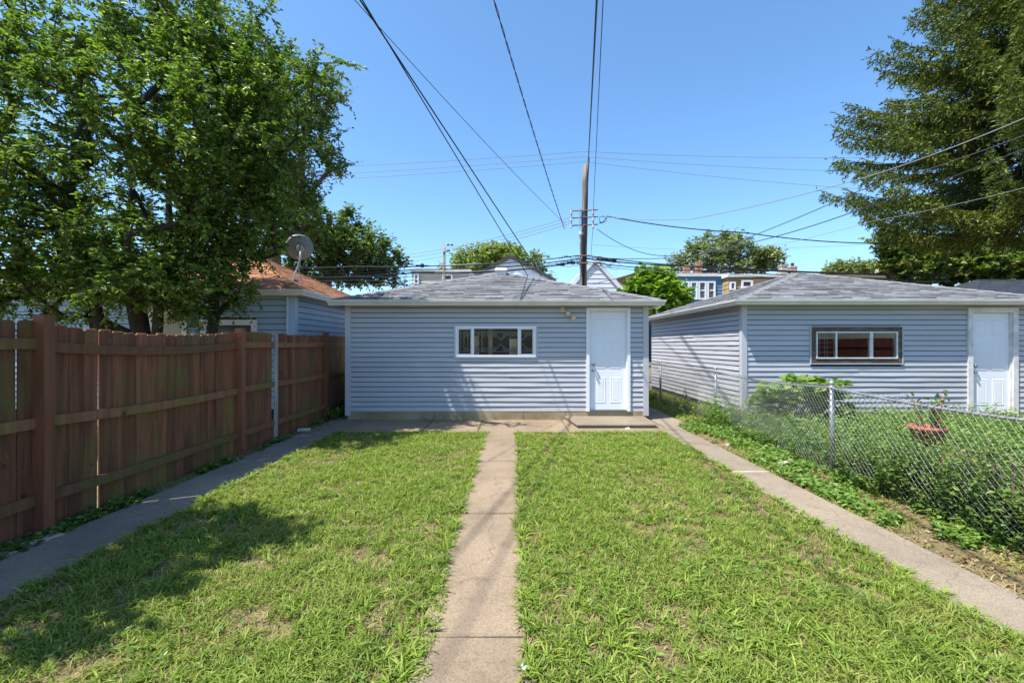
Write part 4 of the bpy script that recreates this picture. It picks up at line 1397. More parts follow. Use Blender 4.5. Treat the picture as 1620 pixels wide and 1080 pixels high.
h, a, b = flat_house('cream_house', 'low cream flat-roofed house left of the dark gable, behind the roof', 33, 652, 742, 426, 8, 'house_cream', 'white_dirty', lap=.25)
win_px(h, 33, 655, 663, 433, 450, 'pane_teal')
win_px(h, 33, 700, 716, 434, 452)
h, a, b = flat_house('blue_house', 'blue sided flat-roofed house with a row of four white windows', 34, 1066, 1150, 433, 9, 'house_blue', 'white_dirty', lap=.24, cor=.22)
for k, (x0, x1, pn) in enumerate(((1078, 1090, 'pane_teal'), (1091, 1103, 'pane_teal'), (1104, 1117, 'pane_dark'), (1118, 1131, 'pane_dark'))):
    win_px(h, 34, x0, x1, 445, 474, pn, 0.12)
h, a, b = flat_house('tan_house', 'tan and brown flat-roofed house to the right of the blue house', 33, 1153, 1245, 434, 9, 'tanbrick', 'white_dirty', lap=.3, cor=.2)
win_px(h, 33, 1154, 1163, 446, 459, 'pane_dark', 0.1, False)
win_px(h, 33, 1172, 1190, 443, 456, 'pane_dark', 0.14, False)
MB().box(P(1190, 0, 33).x, P(1240, 0, 33).x, 32.86, 32.96, 2, P(0, 440, 33).z).build('bay_wall', 'house_brown', h)
h, a, b = flat_house('brown_building', 'long brown flat-roofed building past the neighbour garage peak, under a pale chimney', 36, 1310, 1440, 435, 9, 'house_brown', 'house_brown', cor=.3)
MB().box(a.x + 1, b.x - 1, 35.7, 35.81, a.z - .9, a.z - .5).build('eave_board', 'tanbrick', h)
# brick building with a sloping parapet
a, b = P(968, 447, 37), P(1011, 431, 37)
h = thing('brick_building', ((a.x + b.x) / 2, 37, 0), 'orange brick building with a sloping parapet, between the white gable and the bright tree', 'building')
MB().prism([(a.x, 37, 0), (b.x, 37, 0), (b.x, 37, b.z), (a.x, 37, a.z)], (0, 8, 0)).build('wall', 'brickwall', h)
MB().loft([(a.x - .1, 36.9, a.z), (b.x + .1, 36.9, b.z + .02), (b.x + .1, 36.9, b.z + .16), (a.x - .1, 36.9, a.z + .14)], [(a.x - .1, 45, a.z), (b.x + .1, 45, b.z + .02), (b.x + .1, 45, b.z + .16), (a.x - .1, 45, a.z + .14)]).build('coping', 'rust', h)
brk = MB()
for r in range(34):
    z = 4.2 + r * 0.09
    x = a.x + (0.11 if r % 2 else 0)
    while x < b.x - .1:
        if z + .09 < a.z + (b.z - a.z) * (x - a.x) / (b.x - a.x):
            brk.box(x, x + .205, 36.985, 37.0, z, z + .075)
        x += .22
o = brk.build('brick_courses', 'brickwall', h)
o['kind'] = 'stuff'
win_px(h, 37, 1003, 1008, 452, 464, 'pane_dark', .08, False)
chimney('c', 'slim red brick chimney behind the blue house, left one of two', 1083, 1092, 419, 44, 'chimney_red', 4, False)
chimney('c', 'taller red brick chimney behind the blue house, right one of two', 1101, 1111, 414, 44, 'chimney_red', 4, False)
chimney('c', 'cream brick chimney with a flue pot, nearer the tan house', 1237, 1246, 421, 42, 'chimney', 4)
chimney('c', 'shorter cream brick chimney with a flue pot, nearer the neighbour garage peak', 1252, 1261, 423, 42, 'chimney', 4)
chimney('c', 'single pale chimney on the long brown flat-roofed building', 1393, 1403, 419, 38, 'chimney', 5)
# dark hip-roofed garage across the alley
q0, q1 = P(1546, 443, 23.0), P(1700, 443, 23.0)
dg = thing('hip_roofed_garage', (26, 20, 0), 'dark blue-grey hip roof peeking up behind the right end of the neighbour garage', 'garage')
MB().box(20.2, 30, 20.2, 25.8, 0, 3.3).build('wall', 'house_cream', dg)
hip_roof(dg, 20.2, 30, 20.2, 25.8, 3.35, q0.z, 0.3, 'shingle_bl', 'shingle_bl', front_single=False, sides=('F', 'L'), peak=(q0.x, q0.x + 3.5))
# far pole with equipment boxes
c = P(705, 393, 31)
fp = thing('utility_pole', (c.x, 31, 0), 'far slim pole with white equipment box beside the distant green tree', 'utility pole')
MB().tube([(c.x - .1, 31, 0), (c.x - .1, 31, c.z + .1)], [.12, .09], 8).build('shaft', 'polewood', fp, True)
MB().box(c.x - .22, c.x - .02, 30.75, 30.88, c.z - .25, c.z + .28).build('equipment_box', 'white_dirty', fp)
for dx, dz in ((.20, .2), (.45, .2), (.22, -.18)):
    MB().lathe([(.03, -.1), (.06, -.08), (.06, .08), (.03, .1)], (c.x + dx, 30.8, c.z + dz), 8, (1, 0, .2)).build('insulator', 'cable', fp)
MB().tube([(c.x - .1, 30.85, c.z + .2), (c.x + .55, 30.85, c.z + .24)], .025, 6).build('cross_arm', 'galv', fp)


# ------------------------------------------------------------------ trees
def sample_blobs(r, blobs, n, shell=0.55):
    vol = np.array([b[1][0] * b[1][1] * b[1][2] * (b[2] if len(b) > 2 else 1.0) for b in blobs])
    idx = r.choice(len(blobs), n, p=vol / vol.sum())
    d = unit(r.normal(0, 1, (n, 3)))
    rad = r.random(n) ** (1 / 3)
    rad = shell * rad ** 0.4 + (1 - shell) * rad
    C = np.array([b[0] for b in blobs])[idx]
    R = np.array([b[1] for b in blobs])[idx]
    return C + d * R * rad[:, None]


def make_tree(name, label, base, trunk, blobs, ntgt, twigs, per, leaf, lmat, bmat='bark', seed=1, twig_len=0.4, rtwig=0.006, rmax=0.16, fine=True, droop=0.35, group=None, up=0.6, wood_min=0.0):
    r = np.random.default_rng(seed)
    t = thing(name, base, label, 'tree', group)
    nodes = [np.array(p, float) for p in trunk]
    par = [-1] + list(range(len(trunk) - 1))
    tg_ = sample_blobs(r, blobs, ntgt)
    t0 = np.array(trunk[-1])
    order = np.argsort(np.linalg.norm((tg_ - np.array(trunk[len(trunk) // 2])) * [1, 1, 0.8], axis=1))
    ends = []
    for i in order:
        p = tg_[i]
        A = np.array(nodes)
        d = p - A
        dist = np.linalg.norm(d, axis=1)
        cost = dist + 1.1 * np.maximum(0, A[:, 2] - p[2] + 0.25 * dist)
        k = int(np.argmin(cost))
        q = nodes[k]
        L = np.linalg.norm(p - q)
        m = max(1, int(L / 0.6))
        pk_i = k
        side = r.normal(0, 0.08, 3) * L
        for s in range(1, m + 1):
            f = s / (m)
            w = q + (p - q) * f + np.array([0, 0, 0.10 * L]) * math.sin(math.pi * f) * (0.5 if up > 0 else 0) + side * math.sin(math.pi * f) + r.normal(0, 0.02, 3)
            nodes.append(w)
            par.append(pk_i)
            pk_i = len(nodes) - 1
        ends.append(pk_i)
    n = len(nodes)
    cnt = np.zeros(n)
    for eidx in ends: cnt[eidx] += 1
    for i in range(n - 1, 0, -1):
        cnt[par[i]] += cnt[i]
    rad = np.minimum(rtwig * np.maximum(cnt, 1) ** 0.48, rmax)
    wood = MB()
    kids = [[] for _ in range(n)]
    for i in range(1, n): kids[par[i]].append(i)
    # chains: follow the biggest child
    startl = [(0, None)]
    while startl:
        s, pr = startl.pop()
        ch = [s] if pr is None else [pr, s]
        cur = s
        while kids[cur]:
            ks = sorted(kids[cur], key=lambda k: -cnt[k])
            for k in ks[1:]: startl.append((k, cur))
            cur = ks[0]
            ch.append(cur)
        rr = [rad[c] for c in ch]
        if pr is not None: rr[0] = min(rad[pr], rad[ch[1]] * 1.25)
        if rr[0] >= wood_min and len(ch) > 1:
            wood.tube([nodes[c] for c in ch], rr, 6 if rr[0] > .03 else 4)
    wood.build('trunk', bmat, t, True)
    # leaves on twigs
    E = np.array([nodes[i] for i in ends])
    Pn = np.array([nodes[par[i]] for i in ends])
    out = unit(E - Pn)
    nt_ = len(E) * twigs
    ei = np.repeat(np.arange(len(E)), twigs)
    tdir = unit(out[ei] * 0.8 + r.normal(0, 0.65, (nt_, 3)) + np.array([0, 0, 0.25 * up]))
    tl = twig_len * r.uniform(0.5, 1.3, nt_)
    st = E[ei] - out[ei] * (r.random(nt_) * 0.35)[:, None]
    nl = nt_ * per
    ti = np.repeat(np.arange(nt_), per)
    f = np.tile((np.arange(per) + 0.5) / per, nt_) + r.normal(0, 0.05, nl)
    pos = st[ti] + tdir[ti] * (tl[ti] * f)[:, None]
    pos[:, 2] -= droop * (tl[ti] * f ** 2) * 0.5
    az = r.random(nl) * 2 * np.pi
    hd = np.stack([np.cos(az), np.sin(az), np.zeros(nl)], 1)
    D = unit(tdir[ti] * 0.5 + hd * 0.8 + np.array([0, 0, -droop]))
    Nn = unit(np.array([0, 0, 1.0]) + r.normal(0, 0.75, (nl, 3)))
    Ls = leaf[0] * r.uniform(0.65, 1.25, nl)
    V, Fq = leaf_geo(pos, D, Nn, Ls, Ls * leaf[1], fine=fine)
    npmesh('crown', V, Fq, lmat, t)
    return t


# near tree behind the wooden fence
make_tree('fruit_tree', 'leafy dark green multi-stemmed tree leaning over the brown wooden fence', (-6.05, 7.3, 0),
          [(-6.05, 7.3, 0), (-6.0, 7.3, 0.8), (-5.95, 7.3, 1.6), (-6.05, 7.25, 2.4), (-6.15, 7.2, 3.2), (-6.1, 7.3, 4.1), (-6.2, 7.3, 5.2)],
          [((-6.2, 7.2, 4.6), (2.2, 1.9, 2.0)), ((-6.7, 7.4, 7.0), (1.7, 1.6, 1.9), 0.7), ((-4.7, 7.4, 5.1), (1.15, 1.2, 1.4)), ((-5.15, 7.2, 3.0), (1.15, 1.2, 1.0), 1.0),
           ((-4.0, 7.5, 6.1), (0.9, 0.7, 0.5), 1.0), ((-3.05, 7.4, 6.1), (0.62, 0.35, 0.22), 1.6), ((-4.5, 7.5, 7.1), (0.8, 0.8, 1.2), 0.8), ((-7.6, 6.7, 3.2), (1.3, 1.3, 1.3), 1.0),
           ((-6.9, 6.8, 2.6), (1.9, 0.9, 0.75), 1.1), ((-6.1, 6.5, 2.35), (1.9, .6, .5), 1.6), ((-4.6, 6.0, 4.5), (.7, .5, .7), 1.0), ((-5.3, 7.5, 2.5), (1.0, .7, .5), 1.0), ((-8.2, 7.2, 5.3), (1.2, 1.3, 1.4), 0.9), ((-4.1, 8.2, 5.5), (0.9, 0.9, 1.0), .6), ((-8.3, 7.3, 3.2), (1.3, 1.0, 1.3), .9)],
          860, 8, 18, (0.072, 0.50), 'leaf_near', 'bark', 3, 0.42, 0.0065, 0.13)
for k_, (dx, dy, lx, tz) in enumerate(((-.28, .1, -1.3, 3.6), (.25, -.12, .55, 3.9), (-.1, -.25, -.7, 3.2))):
    tr0 = [o_ for o_ in bpy.data.objects if o_.name == 'fruit_tree'][0]
    MB().tube([(-6.05 + dx, 7.3 + dy, -.05), (-6.05 + dx * 1.3 + lx * .12, 7.3 + dy, 1.0), (-6.05 + dx + lx * .4, 7.28 + dy, 2.1), (-6.05 + dx + lx * .75, 7.25 + dy, tz - .6), (-6.05 + lx, 7.25, tz + .5)], [.095, .085, .07, .05, .03], 8).build('stem', 'bark', tr0, True)
# second stem clump close by
make_tree('fruit_tree', 'slender dark-stemmed tree with fewer leaves just right of the leaning multi-stemmed tree', (-5.35, 7.9, 0),
          [(-5.35, 7.9, 0), (-5.3, 7.9, 1.0), (-5.2, 7.9, 2.0), (-5.15, 7.9, 3.0), (-5.0, 8.0, 4.0)],
          [((-4.9, 8.0, 4.3), (1.0, 0.9, 1.5)), ((-5.3, 7.7, 2.7), (0.8, 0.7, 0.7))], 170, 7, 17, (0.072, 0.50), 'leaf_near', 'bark', 5, 0.4, 0.007, 0.10)
# tree outside the frame whose shade falls across the lawn
make_tree('fruit_tree', 'small leafy tree standing beyond the fence whose shade dapples the lawn edge', (-5.0, 1.9, 0),
          [(-5.0, 1.9, 0), (-4.95, 1.9, 1.2), (-4.85, 1.95, 2.2), (-4.7, 2.0, 3.0)],
          [((-4.35, 2.5, 3.6), (0.62, 0.85, 0.7)), ((-4.8, 2.2, 4.6), (.8, .9, .8)), ((-4.6, 1.5, 3.4), (0.8, 0.8, 0.8))], 78, 7, 16, (0.11, 0.5), 'leaf_near', 'bark', 9, 0.4, 0.008, 0.10)
# larger tree behind blue garage
def at(px, py, Y):
    return tuple(P(px, py, Y))


def far_tree(name, label, Y, spots, ntgt, twigs, per, leaf, lmat, bmat, seed, twig_len, trunk_px=None, rmax=.25, group=None, wood_min=0.0, fine=False, rtwig=.012, tgt_top=0.55):
    """spots: (px, py, half-width px, half-height px[, depth factor, weight])"""
    k = Y / F
    blobs = []
    for s in spots:
        c = P(s[0], s[1], Y)
        dep = s[4] if len(s) > 4 else 0.9
        blobs.append(((c.x, c.y + (s[6] if len(s) > 6 else 0), c.z), (s[2] * k, max(s[2], s[3]) * k * dep, s[3] * k), s[5] if len(s) > 5 else 1.0))
    tx = P(trunk_px or spots[0][0], 545, Y).x
    zc = np.mean([b[0][2] for b in blobs])
    tr = [(tx + 0.15 * math.sin(i), Y + .1 * math.cos(i * 2), zc * tgt_top * i / 4 * 1.1) for i in range(5)]
    tr[0] = (tx, Y, 0)
    return make_tree(name, label, (tx, Y, 0), tr, blobs, ntgt, twigs, per, leaf, lmat, bmat, seed, twig_len, rtwig, rmax, fine, 0.2, group, 0.6, wood_min)


far_tree('shade_tree', 'big fine-leaved green tree rising high behind the brown-roofed blue garage', 16.5,
         [(455, 160, 80, 65), (420, 250, 90, 80), (500, 230, 48, 65), (505, 150, 38, 45), (370, 150, 90, 90), (445, 345, 60, 60, .9, .8), (360, 320, 60, 80), (330, 60, 80, 60), (265, 330, 70, 90, .8, .6), (512, 270, 22, 26, .8, 2.0), (420, 110, 60, 40), (465, 330, 45, 60, .9, 1.2), (420, 390, 45, 40, .9, 1.0)],
         560, 9, 11, (0.12, 0.6), 'leaf_mid', 'bark_grey', 21, 0.55, 400)
far_tree('alley_tree', 'round green tree with dead grey branches behind the satellite dish', 20.5,
         [(560, 400, 62, 48), (500, 400, 58, 45), (600, 415, 40, 38), (540, 350, 35, 28), (495, 345, 30, 35), (620, 440, 22, 18), (455, 420, 40, 40)],
         300, 9, 11, (0.15, 0.6), 'leaf_mid', 'bark_grey', 22, 0.5, 520)
far_tree('distant_tree', 'broad yellow-green tree spreading behind the pale gabled house', 48,
         [(760, 420, 50, 28), (800, 412, 40, 24), (840, 415, 26, 18), (725, 430, 26, 20), (865, 440, 14, 14), (790, 398, 22, 10), (735, 405, 14, 10)],
         200, 7, 8, (0.36, 0.6), 'leaf_far', 'bark_grey', 23, 1.1, 780, rtwig=.03)
far_tree('distant_tree', 'open grey-green tree spreading above the blue and tan houses', 46,
         [(1130, 393, 40, 20), (1165, 400, 28, 22), (1100, 410, 32, 16), (1070, 418, 22, 12), (1150, 380, 26, 8), (1150, 422, 40, 14)],
         150, 7, 8, (0.34, 0.55), 'leaf_grey', 'bark_grey', 24, 1.0, 1150, rtwig=.03)
far_tree('distant_tree', 'small grey-green tree left of the two cream chimneys', 47, [(1212, 408, 22, 14), (1200, 424, 16, 8), (1225, 412, 12, 12)], 60, 8, 8, (0.34, 0.55), 'leaf_grey', 'bark_grey', 25, 0.9, 1200, rtwig=.03)
far_tree('distant_tree', 'low rounded grey-green tree above the long brown building', 52, [(1345, 428, 34, 12), (1370, 430, 18, 10), (1320, 432, 14, 8)], 80, 8, 9, (0.40, 0.5), 'leaf_grey', 'bark_grey', 26, 1.0, 1345, rtwig=.03)
far_tree('young_tree', 'small bright green big-leaved tree in the gap between the two grey garages', 17.8,
         [(1038, 455, 34, 24), (1030, 437, 22, 14), (1065, 470, 22, 20), (1010, 465, 22, 14), (1040, 480, 30, 18)],
         90, 6, 8, (0.26, 0.85), 'leaf_bright', 'bark_grey', 27, 0.45, 1040, .08, fine=True)
far_tree('maple_tree', 'green tree with orange-tipped leaves below and behind the tall spruce', 25,
         [(1450, 420, 48, 30), (1510, 410, 60, 34), (1580, 415, 60, 34), (1410, 385, 24, 16), (1640, 400, 50, 40), (1430, 400, 30, 20)],
         300, 9, 10, (0.24, 0.75), 'leaf_orange', 'bark', 28, 0.7, 1500, .2)


# tall spruce
def spruce():
    r = np.random.default_rng(44)
    bx, by = 16.35, 14.2
    t = thing('spruce_tree', (bx, by, 0), 'tall dark spruce with drooping branches standing beyond the neighbour garage', 'tree')
    H = 19.5
    MB().tube([(bx + r.normal(0, .03), by + r.normal(0, .03), H * k / 12) for k in range(13)], [0.30 * (1 - k / 12.5) + .01 for k in range(13)], 10).build('trunk', 'bark', t, True)
    wood = MB()
    Ps, Ds, Ns, Ls = [], [], [], []
    z = 5.7
    while z < 18.6:
        nb = r.integers(6, 9)
        a0 = r.random() * 6.28
        for k in range(nb):
            a = a0 + 2 * np.pi * k / nb + r.normal(0, .18)
            zz = z + r.normal(0, .12)
            t_ = max(0, (zz - 4.6) / (H - 4.6))
            L = np.interp(zz, [5.5, 6.4, 7.5, 9.2, 10.2, 11.8, 12.6, 15, 19.5], [4.5, 5.3, 5.3, 5.0, 4.7, 3.8, 3.2, 2.1, .2]) * r.uniform(.82, 1.06)
            hd = np.array([math.cos(a), math.sin(a), 0])
            pts = []
            m = 10
            drop = r.uniform(.18, .34) * (1 - .6 * t_)
            for q in range(m + 1):
                f = q / m
                h = L * f
                dz = -drop * L * math.sin(f * 2.2) * .75 + .16 * L * f ** 3 + .1 * L * t_ * f
                pts.append(np.array([bx, by, zz]) + hd * h + np.array([0, 0, dz]) + np.array([-hd[1], hd[0], 0]) * .06 * L * math.sin(f * 2 + k))
            wood.tube(pts, [.035 * (1 - q / (m + 1)) + .005 for q in range(m + 1)], 4)
            # branchlets left and right, and hanging
            nbl = int(L * 32)
            for q in range(nbl):
                f = .16 + .84 * (q + r.random()) / nbl
                i0 = min(int(f * m), m - 1)
                p = pts[i0] + (pts[i0 + 1] - pts[i0]) * (f * m - i0)
                sd_ = np.array([-hd[1], hd[0], 0]) * (1 if q % 2 else -1)
                l = r.uniform(.35, .75) * (1.15 - .6 * f) * min(1, L / 2.5 + .3)
                d = sd_ * r.uniform(.3, .8) + hd * r.uniform(.3, .75) + np.array([0, 0, r.uniform(-.95, .0)])
                d /= np.linalg.norm(d)
                nn = max(6, int(l / .028))
                fs_ = (np.arange(nn) + r.random(nn)) / nn
                pp = p + d * l * fs_[:, None] + np.array([0, 0, -1]) * (.18 * l * fs_ ** 2)[:, None]
                az = r.random(nn) * 2 * np.pi
                rnd = unit(r.normal(0, 1, (nn, 3)))
                dd = unit(d * 0.9 + rnd * .75 + np.array([0, 0, .12]))
                Ps.append(pp); Ds.append(dd); Ns.append(unit(r.normal(0, 1, (nn, 3)) + np.array([0, 0, .8])))
                Ls.append(r.uniform(.08, .165, nn))
            # tip spray
            nn = 26
            p = pts[-1]
            d = unit((pts[-1] - pts[-2])[None])[0]
            Ps.append(pts[-2] + (p - pts[-2]) * (r.random(nn) * 1.5)[:, None]); Ds.append(unit(d + r.normal(0, .5, (nn, 3)))); Ns.append(unit(r.normal(0, 1, (nn, 3)) + np.array([0, 0, 1.0]))); Ls.append(r.uniform(.08, .15, nn))
        z += r.uniform(.28, .42)
    wood.build('branches', 'needle_dead', t, True)
    Pt = np.concatenate(Ps); D = np.concatenate(Ds); Nn = np.concatenate(Ns); L = np.concatenate(Ls)
    V, Fq = leaf_geo(Pt, D, Nn, L, L * 0.32, fold=.1, fine=False)
    npmesh('crown', V, Fq, 'needle', t)


spruce()

# ------------------------------------------------------------------ grass and ground cover
def scatter(r, x0, x1, y0, y1, dens, fn=None):
    n = int((x1 - x0) * (y1 - y0) * dens)
    x = r.uniform(x0, x1, n)
    y = r.uniform(y0, y1, n)
    if fn is not None:
        k = r.random(n) < fn(x, y)
        x, y = x[k], y[k]
    return x, y


def lawn(name, label, x0, x1, seed, y0=1.2, y1=YC + 0.02):
    r = np.random.default_rng(seed)
    Xs, Ys = [], []

    def mask(x, y):
        e = 0.10 * (vnoise(y, x * 0 + seed, 0.16, seed) - 0.45) + 0.06 * (vnoise(y, x * 0 + 3, 0.7, seed + 1) - .3)
        ins = (x > x0 - e) & (x < x1 + 0.13 * (vnoise(y, x * 0 + 9, 0.18, seed + 2) - 0.35) + (0.07 * np.clip((4.4 - y) / 2, 0, 1) if x1 < 0 else 0)) & (y < y1 + 0.05 * vnoise(x, y * 0, .3, seed + 5))
        dn = vnoise(x, y, 0.35, seed + 3) * 0.5 + vnoise(x, y, 0.085, seed + 4) * 0.65
        d = np.clip((dn - 0.30) * 2.8, 0.07, 1)
        return ins * d

    for ya, yb, dens in ((y0, 3.2, 9500), (3.2, 5.0, 6500), (5.0, y1 + .06, 4600)):
        x, y = scatter(r, x0 - .1, x1 + .1, ya, yb, dens, mask)
        Xs.append(x); Ys.append(y)
    x = np.concatenate(Xs); y = np.concatenate(Ys)
    n = len(x)
    tall = 0.6 + 0.8 * vnoise(x, y, 0.5, seed + 7)
    L = r.uniform(0.032, 0.085, n) * tall
    Wd = r.uniform(0.004, 0.0085, n) * (1 + (y > 4) * .25)
    o = blades(name, np.stack([x, y, np.full(n, 0.002)], 1), L, Wd, 0.75, 'grass', None, seed)
    tag(o, label, 'lawn', kind='stuff')
    # sprawling crabgrass tufts
    nt2 = 2100
    cx, cy = scatter(r, x0 + .02, x1 - .02, y0, y1 - .05, nt2 / ((x1 - x0) * (y1 - y0)), lambda a_, b_: np.clip((vnoise(a_, b_, .8, seed + 21) - .25) * 2.5, .1, 1))
    # tufts flopping over the path edges
    ye = r.uniform(y0, y1, 260)
    cx = np.concatenate([cx, np.where(r.random(260) < .5, x0 - r.uniform(-.02, .03, 260), x1 + r.uniform(-.02, .03, 260))])
    cy = np.concatenate([cy, ye])
    m = 11
    ci = np.repeat(np.arange(len(cx)), m)
    o = blades('crabgrass_tufts', np.stack([cx[ci] + r.normal(0, .008, len(ci)), cy[ci] + r.normal(0, .008, len(ci)), np.full(len(ci), .004)], 1),
               r.uniform(.05, .125, len(ci)), r.uniform(.006, .011, len(ci)), 1.25, 'crabgrass', None, seed + 31)
    tag(o, label.replace('patchy green lawn', 'sprawling crabgrass tufts in the lawn'), 'grass', kind='stuff')
    # broad weeds in the turf
    nr = 420
    cx, cy = scatter(r, x0 + .05, x1 - .05, y0, y1 - .1, nr / ((x1 - x0) * (y1 - y0)))
    m = 7
    ci = np.repeat(np.arange(len(cx)), m)
    az = r.random(len(ci)) * 2 * np.pi
    D = np.stack([np.cos(az), np.sin(az), r.uniform(.15, .8, len(ci))], 1)
    Pt = np.stack([cx[ci], cy[ci], np.full(len(ci), .02)], 1) + D * .01
    Ls = r.uniform(.02, .05, len(ci))
    V, Fq = leaf_geo(Pt, D, unit(np.array([0, 0, 1.0]) + r.normal(0, .25, (len(ci), 3))), Ls, Ls * .38)
    w = npmesh('broadleaf_weeds', V, Fq, 'weed_pale', None)
    tag(w, label.replace('lawn', 'low broad-leaved weeds in the lawn'), 'weeds', kind='stuff')
    # straw
    xs, ys_ = scatter(r, x0, x1, y0, y1, 1900)
    b_ = blades('dry_thatch', np.stack([xs, ys_, np.full(len(xs), .004)], 1), r.uniform(.03, .07, len(xs)), .004, 2.2, 'straw', None, seed + 11)
    tag(b_, label.replace('lawn', 'dry thatch in the lawn'), 'thatch', kind='stuff')


lawn('lawn', 'patchy green lawn between the wooden fence path and the centre path', XP['lr'], XP['cl'], 31)
lawn('lawn', 'patchy green lawn between the centre path and the chain-link side path', XP['cr'], XP['rl'], 32)


def weed_patch(name, label, fn, x0, x1, y0, y1, nplants, hmin, hmax, leafL, mat, seed, stems=3, per=9, ratio=.5):
    """upright leafy weeds"""
    r = np.random.default_rng(seed)
    x, y = scatter(r, x0, x1, y0, y1, nplants / ((x1 - x0) * (y1 - y0)))
    if fn is not None:
        k = r.random(len(x)) < fn(x, y)
        x, y = x[k], y[k]
    n = len(x) * stems
    pi_ = np.repeat(np.arange(len(x)), stems)
    hh = r.uniform(hmin, hmax, n) * (0.6 + .6 * vnoise(x[pi_], y[pi_], .6, seed))
    az = r.random(n) * 2 * np.pi
    sd = unit(np.stack([np.cos(az) * .5, np.sin(az) * .5, np.ones(n)], 1) + r.normal(0, .15, (n, 3)))
    li = np.repeat(np.arange(n), per)
    f = np.tile((np.arange(per) + .6) / per, n)
    Pt = np.stack([x[pi_], y[pi_], np.zeros(n)], 1)[li] + sd[li] * (hh[li] * f)[:, None]
    a2 = r.random(len(li)) * 2 * np.pi
    D = np.stack([np.cos(a2), np.sin(a2), r.uniform(-.3, .6, len(li))], 1)
    Ls = leafL * r.uniform(.6, 1.3, len(li))
    V, Fq = leaf_geo(Pt, D, unit(np.array([0, 0, 1.0]) + r.normal(0, .35, (len(li), 3))), Ls, Ls * ratio)
    o = npmesh(name, V, Fq, mat, None)
    return tag(o, label, 'weeds', kind='stuff')


def grass_patch(name, label, x0, x1, y0, y1, dens, lmin, lmax, mat, seed, fn=None, lean=.8, wd=.006, cat='grass'):
    r = np.random.default_rng(seed)
    x, y = scatter(r, x0, x1, y0, y1, dens, fn)
    o = blades(name, np.stack([x, y, np.zeros(len(x))], 1), r.uniform(lmin, lmax, len(x)), r.uniform(.6, 1.4, len(x)) * wd, lean, mat, None, seed)
    return tag(o, label, cat, kind='stuff')


clump = lambda s, c, lo=.45, k=3.0: (lambda x, y: np.clip((vnoise(x, y, c, s) - lo) * k, 0, 1))
# strip at the foot of the wooden fence
weed_patch('fence_weeds', 'low green weeds along the foot of the wooden fence', clump(51, .35, .35), -3.82, -3.62, 2.0, 9.1, 420, .02, .09, .045, 'weed', 52, 3, 5, .7)
grass_patch('fence_grass', 'sparse grass blades along the foot of the wooden fence', -3.82, -3.64, 1.5, 9.2, 700, .03, .09, 'grass', 53, clump(54, .4, .4))
weed_patch('corner_weeds', 'tall weeds between the wooden fence and the left garage corner', None, -3.80, -3.50, 9.2, 10.6, 40, .15, .40, .07, 'weed', 55, 3, 8)


def litter(name, label, x0, x1, y0, y1, n, mat, seed, size=.03, fn=None):
    r = np.random.default_rng(seed)
    x, y = scatter(r, x0, x1, y0, y1, n / ((x1 - x0) * (y1 - y0)), fn)
    m = len(x)
    a = r.random(m) * 2 * np.pi
    D = np.stack([np.cos(a), np.sin(a), r.normal(0, .15, m)], 1)
    L = size * r.uniform(.4, 1.4, m)
    V, Fq = leaf_geo(np.stack([x, y, np.full(m, .012) + r.random(m) * .008], 1), D, unit(np.array([0, 0, 1.0]) + r.normal(0, .3, (m, 3))), L, L * .5)
    return tag(npmesh(name, V, Fq, mat, None), label, 'leaf litter', kind='stuff')


litter('leaf_litter', 'brown leaf litter heaped at the left garage corner by the fence', -3.82, -3.40, 7.6, 9.3, 900, 'debris', 56, .04)
litter('leaf_litter', 'dry brown leaf litter in the strip beside the chain-link fence', 3.08, 3.80, 1.4, 8.5, 2600, 'debris', 57, .032)
litter('leaf_litter', 'scattered dead leaves on the path beside the wooden fence', -3.66, -3.05, 2.0, 9.2, 120, 'debris', 58, .025)
# strip right of the side path
weed_patch('verge_weeds', 'green weeds in the verge between the right-hand path and the chain-link fence', clump(61, .45, .32), 3.12, 3.80, 1.6, 8.6, 1500, .02, .13, .05, 'weed_pale', 62, 3, 5, .6)
grass_patch('verge_grass', 'rough grass in the verge beside the right-hand path', 3.05, 3.80, 1.4, 8.6, 1700, .03, .12, 'grass', 63, clump(64, .5, .38), 1.0)
grass_patch('verge_straw', 'dry straw-coloured grass in the verge beside the right-hand path', 3.05, 3.80, 1.4, 8.6, 700, .03, .10, 'straw', 65, clump(66, .5, .45), 2.0)
grass_patch('gap_grass', 'strip of grass between the two grey garages', 3.36, 4.66, 9.0, 15, 1100, .04, .16, 'grass', 67, None, .7, .008)
weed_patch('gap_weeds', 'bushy weeds at the chain-link fence between the two grey garages', clump(68, .7, .4), 3.35, 4.3, 8.2, 13, 110, .15, .55, .06, 'weed', 69, 4, 12)
# neighbour's overgrown yard
weed_patch('yard_weeds', "overgrown leafy weeds filling the neighbouring yard behind the chain-link fence", lambda x, y: np.clip(1.5 - np.maximum(0, x - 6.2) * .22, .3, 1), 3.86, 9.2, 2.6, 9.0, 3600, .06, .45, .055, 'weed_pale', 71, 4, 9, .55)
weed_patch('yard_weeds', 'darker tangled weeds leaning on the chain-link fence near the rose bush', None, 3.85, 4.75, 2.8, 5.4, 900, .15, .68, .05, 'weed', 72, 4, 12, .5)
grass_patch('yard_grass', 'rough grass across the neighbouring yard behind the chain-link fence', 3.84, 10.8, 2.2, 9.2, 900, .05, .16, 'grass', 73, None, .7, .008)
weed_patch('vine_weeds', 'tall seedy weeds climbing the chain-link fence beside its second post', None, 3.74, 4.0, 8.05, 8.75, 26, .35, .75, .05, 'weed_pale', 74, 3, 18, .45)


